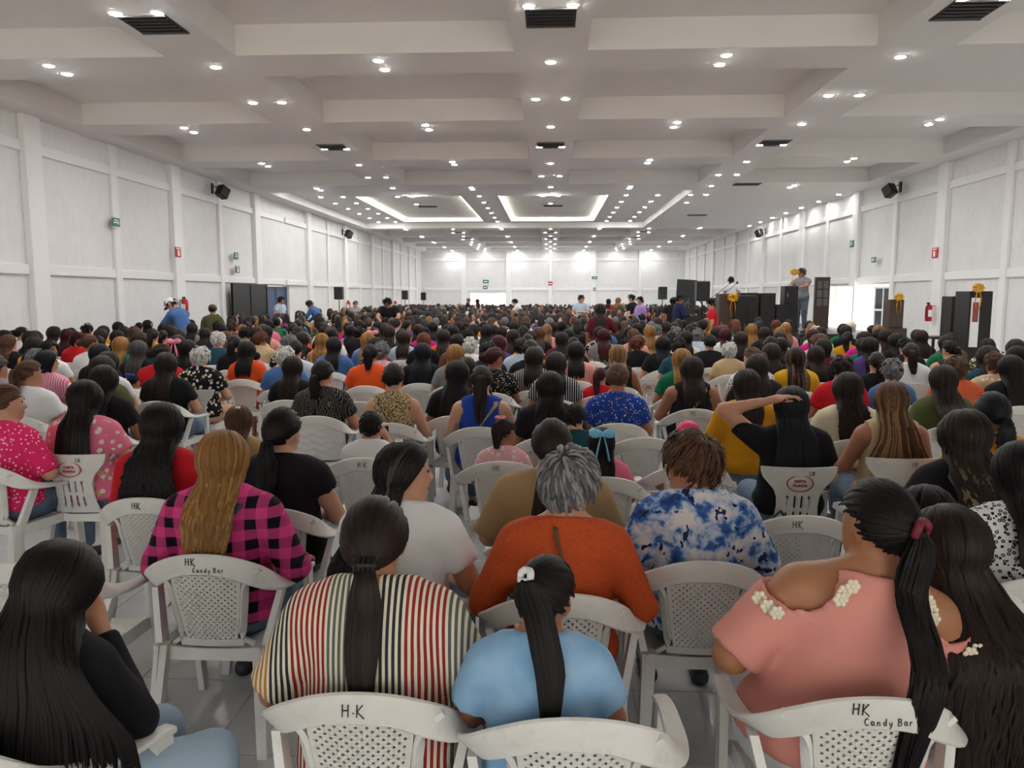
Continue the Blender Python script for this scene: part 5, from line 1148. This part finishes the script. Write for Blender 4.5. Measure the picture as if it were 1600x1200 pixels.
# ------------------------------------------------------------------ stage side, furniture prizes, sound gear, signs
struct(MB().box(4.5, 9.3, 21.0, 30.0, 0, .85).build('stage', M('dark_wood')))
def X(u, y): return float(at_y(u, 470, y)[0])
def Zp(v, y, u=900): return float(at_y(u, v, y)[2])
def cabinet(name, lab, u0, u1, v0, z0, y, dep, mat, doors=2, handles=True, cat='cabinet'):
    x0, x1, z1 = X(u0, y), X(u1, y), Zp(v0, y, (u0+u1)/2); t = thing(name, lab, cat, ((x0+x1)/2, y+dep/2, z0)); w_ = x1-x0; h = z1-z0
    MB().box(-w_/2, w_/2, -dep/2, dep/2, 0, h, bev=.006).build('body', M(mat), t)
    for k in range(doors):
        a = -w_/2+w_*k/doors+.012; b = -w_/2+w_*(k+1)/doors-.012
        d = MB().box(a, b, -dep/2-.018, -dep/2, .03, h-.03, bev=.004).build('door', M(mat), t)
        if handles:
            hx = b-.05 if (k == 0 and doors > 1) else a+.05
            MB().tube([(hx, -dep/2-.03, h*.42), (hx, -dep/2-.03, h*.62)], .009, 6).build('handle', M('steel'), d)
    return t
Y0 = 20.3
cabinet('wardrobe', 'wide black two-door cabinet with deck equipment on top before the stage', 1149, 1186, 462, 0, Y0, .5, 'black_plastic')
cabinet('wardrobe', 'narrow black cabinet with tall steel handles before the stage', 1188, 1212, 458, 0, Y0, .5, 'black_plastic', 1)
cabinet('low_cabinet', 'lower black two-door cabinet carrying the box lectern', 1213, 1248, 476, 0, Y0, .5, 'black_plastic')
cabinet('lectern_box', 'upright black box used as a lectern on the lower cabinet', 1226, 1247, 447, Zp(476, Y0)+.004, Y0, .4, 'black_plastic', 1, cat='lectern')
cabinet('brown_cabinet', 'brown wooden cabinet next to the wide black cabinet', 1124, 1147, 459, 0, Y0+.1, .5, 'brown_wood', 1)
cabinet('display_board', 'dark wooden cabinet with pale panes leaning by the right wall', 1273, 1296, 433, .85, 24.6, .12, 'brown_wood', 0)
x0, x1 = X(1275, 24.6), X(1294, 24.6)
for i in range(2):
    for j in range(3):
        o = MB().box(x0+.02+i*(x1-x0)/2, x0-.02+(i+1)*(x1-x0)/2, 24.575, 24.598, 1.55+j*.27, 1.78+j*.27).build('pane', M('sign_grey')); o.parent = bpy.data.objects['display_board']; o.matrix_parent_inverse = Matrix.Translation(-bpy.data.objects['display_board'].location)
cabinet('low_cabinet', 'low brown cabinet on the floor by the right wall', 1376, 1420, 513, 0, 18, .45, 'brown_wood', 2, False)
cabinet('tall_box_cabinet', 'upright brown cabinet standing on the low brown cabinet', 1391, 1413, 468, Zp(513, 18)+.004, 18.05, .35, 'brown_wood', 1, False)
cabinet('tall_cabinet', 'tall narrow black cabinet with a picture and gold bow', 1515, 1551, 455, 0, 14.2, .5, 'black_plastic', 0)
px0 = X(1516, 14.2); zt = Zp(455, 14.2)
pic = MB().box(px0+.02, px0+.16, 14.175, 14.199, zt-1.0, zt-.12).box(px0+.04, px0+.14, 14.168, 14.175, zt-.55, zt-.2, 1).build('poster', [M('sign_white'), M('lip')]); tag(pic, 'tall printed picture stuck on the tall black cabinet', 'poster')
tb = thing('side_table', 'slim dark table with thin legs beside the tall black cabinet', 'table', ((X(1457,15)+X(1512,15))/2, 15.2, 0)); tw = X(1512,15)-X(1457,15); th = Zp(525, 15)
MB().box(-tw/2, tw/2, -.3, .3, th-.04, th, bev=.005).build('tabletop', M('dark_wood'), tb)
for sx in (-1, 1):
    for sy in (-1, 1): MB().box(sx*(tw/2-.03)-.02, sx*(tw/2-.03)+.02, sy*.26-.02, sy*.26+.02, 0, th-.04).build('leg', M('dark_wood'), tb)
cabinet('black_cabinet', 'black cabinet standing on the slim dark table', 1488, 1512, 463, th+.003, 15.1, .4, 'black_plastic', 1, False)
def gold_bow(u, v, y, lab, s=1.0):
    mb = MB(); 
    for a in range(7): mb.ball((.06*s*math.cos(a*.9), -.02, .06*s*math.sin(a*.9)), (.06*s,.03*s,.028*s), 8, 6)
    for k in (-1, 1): mb.tube([(k*.02*s,-.03,-.03*s), (k*.05*s,-.04,-.2*s), (k*.03*s,-.04,-.38*s)], [.014*s,.018*s,.012*s], 6, flat=.4)
    p = at_y(u, v, y); o = mb.build('gold_bow', M('gold'), None, True, loc=(float(p[0]), y, float(p[2]))); tag(o, lab, 'bow')
gold_bow(1145, 465, Y0-.02, 'gold ribbon bow tied on the wide black cabinet', 1.3); gold_bow(1404, 464, 18.0, 'gold ribbon bow on the upright brown cabinet'); gold_bow(1528, 450, 14.15, 'gold ribbon bow on top of the tall black cabinet'); gold_bow(1241, 425, 20.5, 'gold ribbon bow above the box lectern')
t = thing('mixing_deck', 'black audio mixing deck lying on the wide black cabinet', 'audio mixer', (X(1172, Y0), Y0+.25, Zp(462, Y0)+.003))
MB().box(-.24, .24, -.17, .17, 0, .07, bev=.01).build('case', M('black_plastic'), t)
for k in range(8): MB().lathe([(.012, .07), (.009, .09)], 8, (-.2+.057*k, -.05, 0)).build('knob', M('steel'), t)
t = thing('chalkboard', 'dark chalkboard leaning upright beside the stage', 'chalkboard', (X(1067, 23.6), 23.6, 0)); t.rotation_euler = (-.06, .06, 0)
MB().box(-.30, .30, -.02, .02, 0, 2.36).build('board', M('chalkboard'), t)
for k in range(6): MB().tube([(-.2+.05*k, -.023, 1.5+.1*(k % 3)), (-.15+.06*k, -.023, 1.62+.09*((k+1) % 3)), (-.1+.05*k, -.023, 1.5+.12*(k % 2))], .005, 4).build('chalk_mark', M('chalk'), t)
def loudspeaker(u, vc, y, x, lab, h=.5):
    z = Zp(vc, y, u); t = thing('loudspeaker', 'black loudspeaker '+lab, 'loudspeaker', (x, y, z-h/2)); d = .3; w_ = h*.66
    MB().box(-w_/2, w_/2, -d/2, d/2, 0, h, bev=.02).build('cabinet', M('black_plastic'), t); MB().box(-w_/2+.02, w_/2-.02, -d/2-.01, -d/2, .02, h-.02, bev=.004).build('grille', M('grille'), t)
    s = thing('speaker_stand', 'black tripod stand under the loudspeaker '+lab, 'stand', (x, y, 0))
    MB().tube([(0,0,.25), (0,0,z-h/2-.002)], .018, 8).build('pole', M('black_metal'), s)
    for a in range(3): MB().tube([(0,0,.6), (.45*math.cos(a*2.09), .45*math.sin(a*2.09), .015)], .012, 6).build('leg', M('black_metal'), s)
for u, vc, y, lab in ((530, 458, 30, 'by the left wall behind the bowing person'), (633, 461, 43, 'by the left wall before the far corner'), (662, 463, 50, 'in the far left corner'), (1035, 458, 30.8, 'behind the stage tables'), (1097, 455, 19.6, 'in front of the stage by the jersey')):
    loudspeaker(u, vc, y, X(u, y), lab)
def wall_speaker(u, v, sgn, lab):
    x = (XL+.42) if sgn < 0 else (XR-.42); p = at_x(u, v, x); t = thing('wall_speaker', lab, 'loudspeaker', (x, float(p[1]), float(p[2])))
    b = MB().box(-.13, .13, -.16, .16, -.17, .17, bev=.03).build('cabinet', M('black_plastic'), t, True, 30); b.rotation_euler = (-.5, 0, .5*sgn)
    MB().tube([(0,0,.1), (sgn*.28,0,.16), (sgn*.28,0,.02)], .015, 6).build('bracket', M('black_metal'), t); MB().box(sgn*.30-.02, sgn*.30+.02, -.06, .06, -.05, .25).build('wall_plate', M('black_metal'), t)
wall_speaker(348, 300, -1, 'black speaker on a bracket high on the left wall, nearer one'); wall_speaker(545, 366, -1, 'black speaker on a bracket high on the left wall, farther one'); wall_speaker(1390, 298, 1, 'black speaker on a bracket high on the right wall, nearer one'); wall_speaker(1186, 364, 1, 'black speaker on a bracket high on the right wall, farther one')
def sign(u, v, wpx, hpx, mat, lab, side, mark='bar'):
    if side == 'far': p = at_y(u, v, YF-.14); s = YF/1200; dims = (wpx*s, .02, hpx*s)
    else:
        x = XL+.155 if side == 'l' else XR-.155; p = at_x(u, v, x); s = p[1]/1200; dims = (.02, max(.3, hpx*s*.85), hpx*s)
    t = thing('wall_sign', lab, 'sign', tuple(map(float, p))); a, b, c = [q/2 for q in dims]
    MB().box(-a, a, -b, b, -c, c).build('plate', M(mat), t); e = .004
    w2 = 'sign_white'
    if side == 'far': MB().box(-a*.6, a*.6, -b-e, -b, -c*.3, c*.3).build('pictogram', M(w2), t)
    else:
        sx = 1 if side == 'l' else -1
        q = lambda y0, y1, z0, z1: MB().box(min(sx*a, sx*(a+e)), max(sx*a, sx*(a+e)), b*y0, b*y1, c*z0, c*z1).build('pictogram', M(w2), t)
        if mark == 'arrow': q(-.7, .7, -.25, .05); q(-.5, .5, .35, .6); q(.3, .7, -.5, .25)
        else: q(-.2, .45, -.75, .35); q(-.7, .7, .6, .8)
sign(181, 347, 10, 13, 'sign_green', 'green exit route sign with arrow on the left wall, nearer one', 'l', 'arrow'); sign(278, 394, 8, 15, 'sign_red', 'red fire extinguisher sign on the left wall', 'l', 'ext'); sign(369, 400, 8, 11, 'sign_green', 'green exit sign above the black gate', 'l', 'arrow'); sign(371, 421, 8, 11, 'sign_grey', 'grey notice under the green sign above the black gate', 'l', 'ext')
sign(1331, 381, 7, 10, 'sign_green', 'green exit sign on the right wall left of the doorway', 'r', 'arrow'); sign(1365, 406, 6, 8, 'sign_green', 'small green exit sign above the right doorway', 'r', 'arrow'); sign(1461, 395, 8, 15, 'sign_red', 'red fire extinguisher sign on the right wall', 'r', 'ext')
sign(759, 440, 9, 5, 'sign_green', 'green exit sign above the bright far doorway', 'far'); sign(758, 449, 7, 5, 'sign_grey', 'grey notice above the bright far doorway', 'far'); sign(860, 443, 6, 6, 'sign_red', 'small red sign in the middle of the far wall', 'far'); sign(929, 434, 8, 4, 'sign_green', 'green sign on the far wall pilaster', 'far'); sign(929, 452, 4, 5, 'sign_grey', 'grey switch plate on the far wall pilaster', 'far')
def extinguisher(u, v, side, lab):
    x = XL+.30 if side == 'l' else XR-.30; p = at_x(u, v, x); t = thing('fire_extinguisher', lab, 'fire extinguisher', tuple(map(float, (p[0], p[1], p[2]-.25))))
    MB().lathe([(.07,0), (.085,.02), (.085,.36), (.06,.42), (.025,.44)], 14).build('cylinder', M('extinguisher_red'), t, True, 40); MB().box(-.06, .02, -.015, .015, .44, .49).build('valve_handle', M('black_plastic'), t)
    MB().tube([(-.03,-.05,.45), (-.10,-.06,.35), (-.10,-.05,.1)], .012, 6).build('hose', M('black_plastic'), t); sx = -1 if side == 'l' else 1
    MB().box(min(0, sx*.15), max(0, sx*.15), -.02, .02, .38, .41).build('wall_bracket', M('steel'), t); MB().box(-.05, .05, -.088, -.082, .12, .3).build('label_sticker', M('sign_white'), t)
extinguisher(1451, 487, 'r', 'red fire extinguisher hung on the right wall'); extinguisher(289, 478, 'l', 'red fire extinguisher behind the stooping person in a cap'); extinguisher(545, 477, 'l', 'red fire extinguisher by the person in grey flowers'); extinguisher(618, 476, 'l', 'red fire extinguisher farther along the left wall')
for i, (u, lab) in enumerate(((1122, 'boom microphone stand on the stage left of the person in white'), (1133, 'boom microphone stand on the stage before the person in white'))):
    x = X(u, 23.2); t = thing('microphone_stand', lab, 'mic stand', (x, 23.2, .85)); MB().lathe([(.13, 0), (.12, .02), (.02, .03)], 14).build('base', M('black_metal'), t)
    MB().tube([(0,0,.02), (0,0,1.1)], .012, 6).build('pole', M('black_metal'), t); MB().tube([(-.35,0,.85), (0,0,1.1), (.32,0,1.38)], .009, 6).build('boom', M('black_metal'), t); MB().ball((.34,0,1.40), (.03,.03,.04), 8, 6).build('microphone', M('grille'), t, True)
t = thing('keyboard', 'black keyboard on a stand on the stage', 'keyboard', (X(1110, 24.2), 24.2, .85)); MB().box(-.42, .42, -.15, .15, .85, .95, bev=.01).build('case', M('black_plastic'), t)
for s in (-1, 1): MB().tube([(s*.3,-.12,.02), (-s*.3,.12,.85)], .016, 6).build('stand_leg', M('black_metal'), t)
t = thing('folding_table', 'white folding table with goods near the stage', 'table', (X(1028, 20.4), 20.4, 0)); MB().box(-.9, .9, -.35, .35, .71, .75, bev=.008).build('tabletop', M('sign_white'), t)
for sx in (-1, 1):
    for sy in (-1, 1): MB().tube([(sx*.8, sy*.28, .71), (sx*.84, sy*.30, 0)], .014, 6).build('leg', M('steel'), t)
for k, c in enumerate(('sign_white', 'mdf_brown', 'sign_white')):
    w_ = .16+.03*k; o = MB().box(-w_, w_, -.15, .15, 0, .22+.05*k, bev=.02).box(-w_*.7, w_*.7, -.1, .1, .22+.05*k, .24+.05*k).build('parcel', M(c), None, loc=(X(1028, 20.4)-.5+.5*k, 20.4, .753)); tag(o, ('white parcel at the left end of the folding table', 'brown parcel in the middle of the folding table', 'tall white parcel at the right end of the folding table')[k], 'parcel')

# a black handbag hung beside the blue flowered blouse, a clear bag and a red cloth on seats
p = at_z(1218, 868, .60); t = thing('handbag', 'black handbag with gold ring hanging beside the blue flowered blouse', 'handbag', tuple(map(float, p)))
MB().ball((0,0,-.10), (.15,.07,.13), 14, 9).build('pouch', M('acc_black'), t, True); MB().tube([(-.10,0,-.02), (-.07,0,.16), (.0,.02,.22), (.07,0,.14), (.10,0,-.02)], .010, 6).build('strap', M('acc_black'), t, True)
MB().tube([(-.05+.022*math.cos(a), -.07, .0+.03*math.sin(a)) for a in np.linspace(0, 6.2832, 13)], .005, 6).build('ring', M('acc_gold'), t, True)
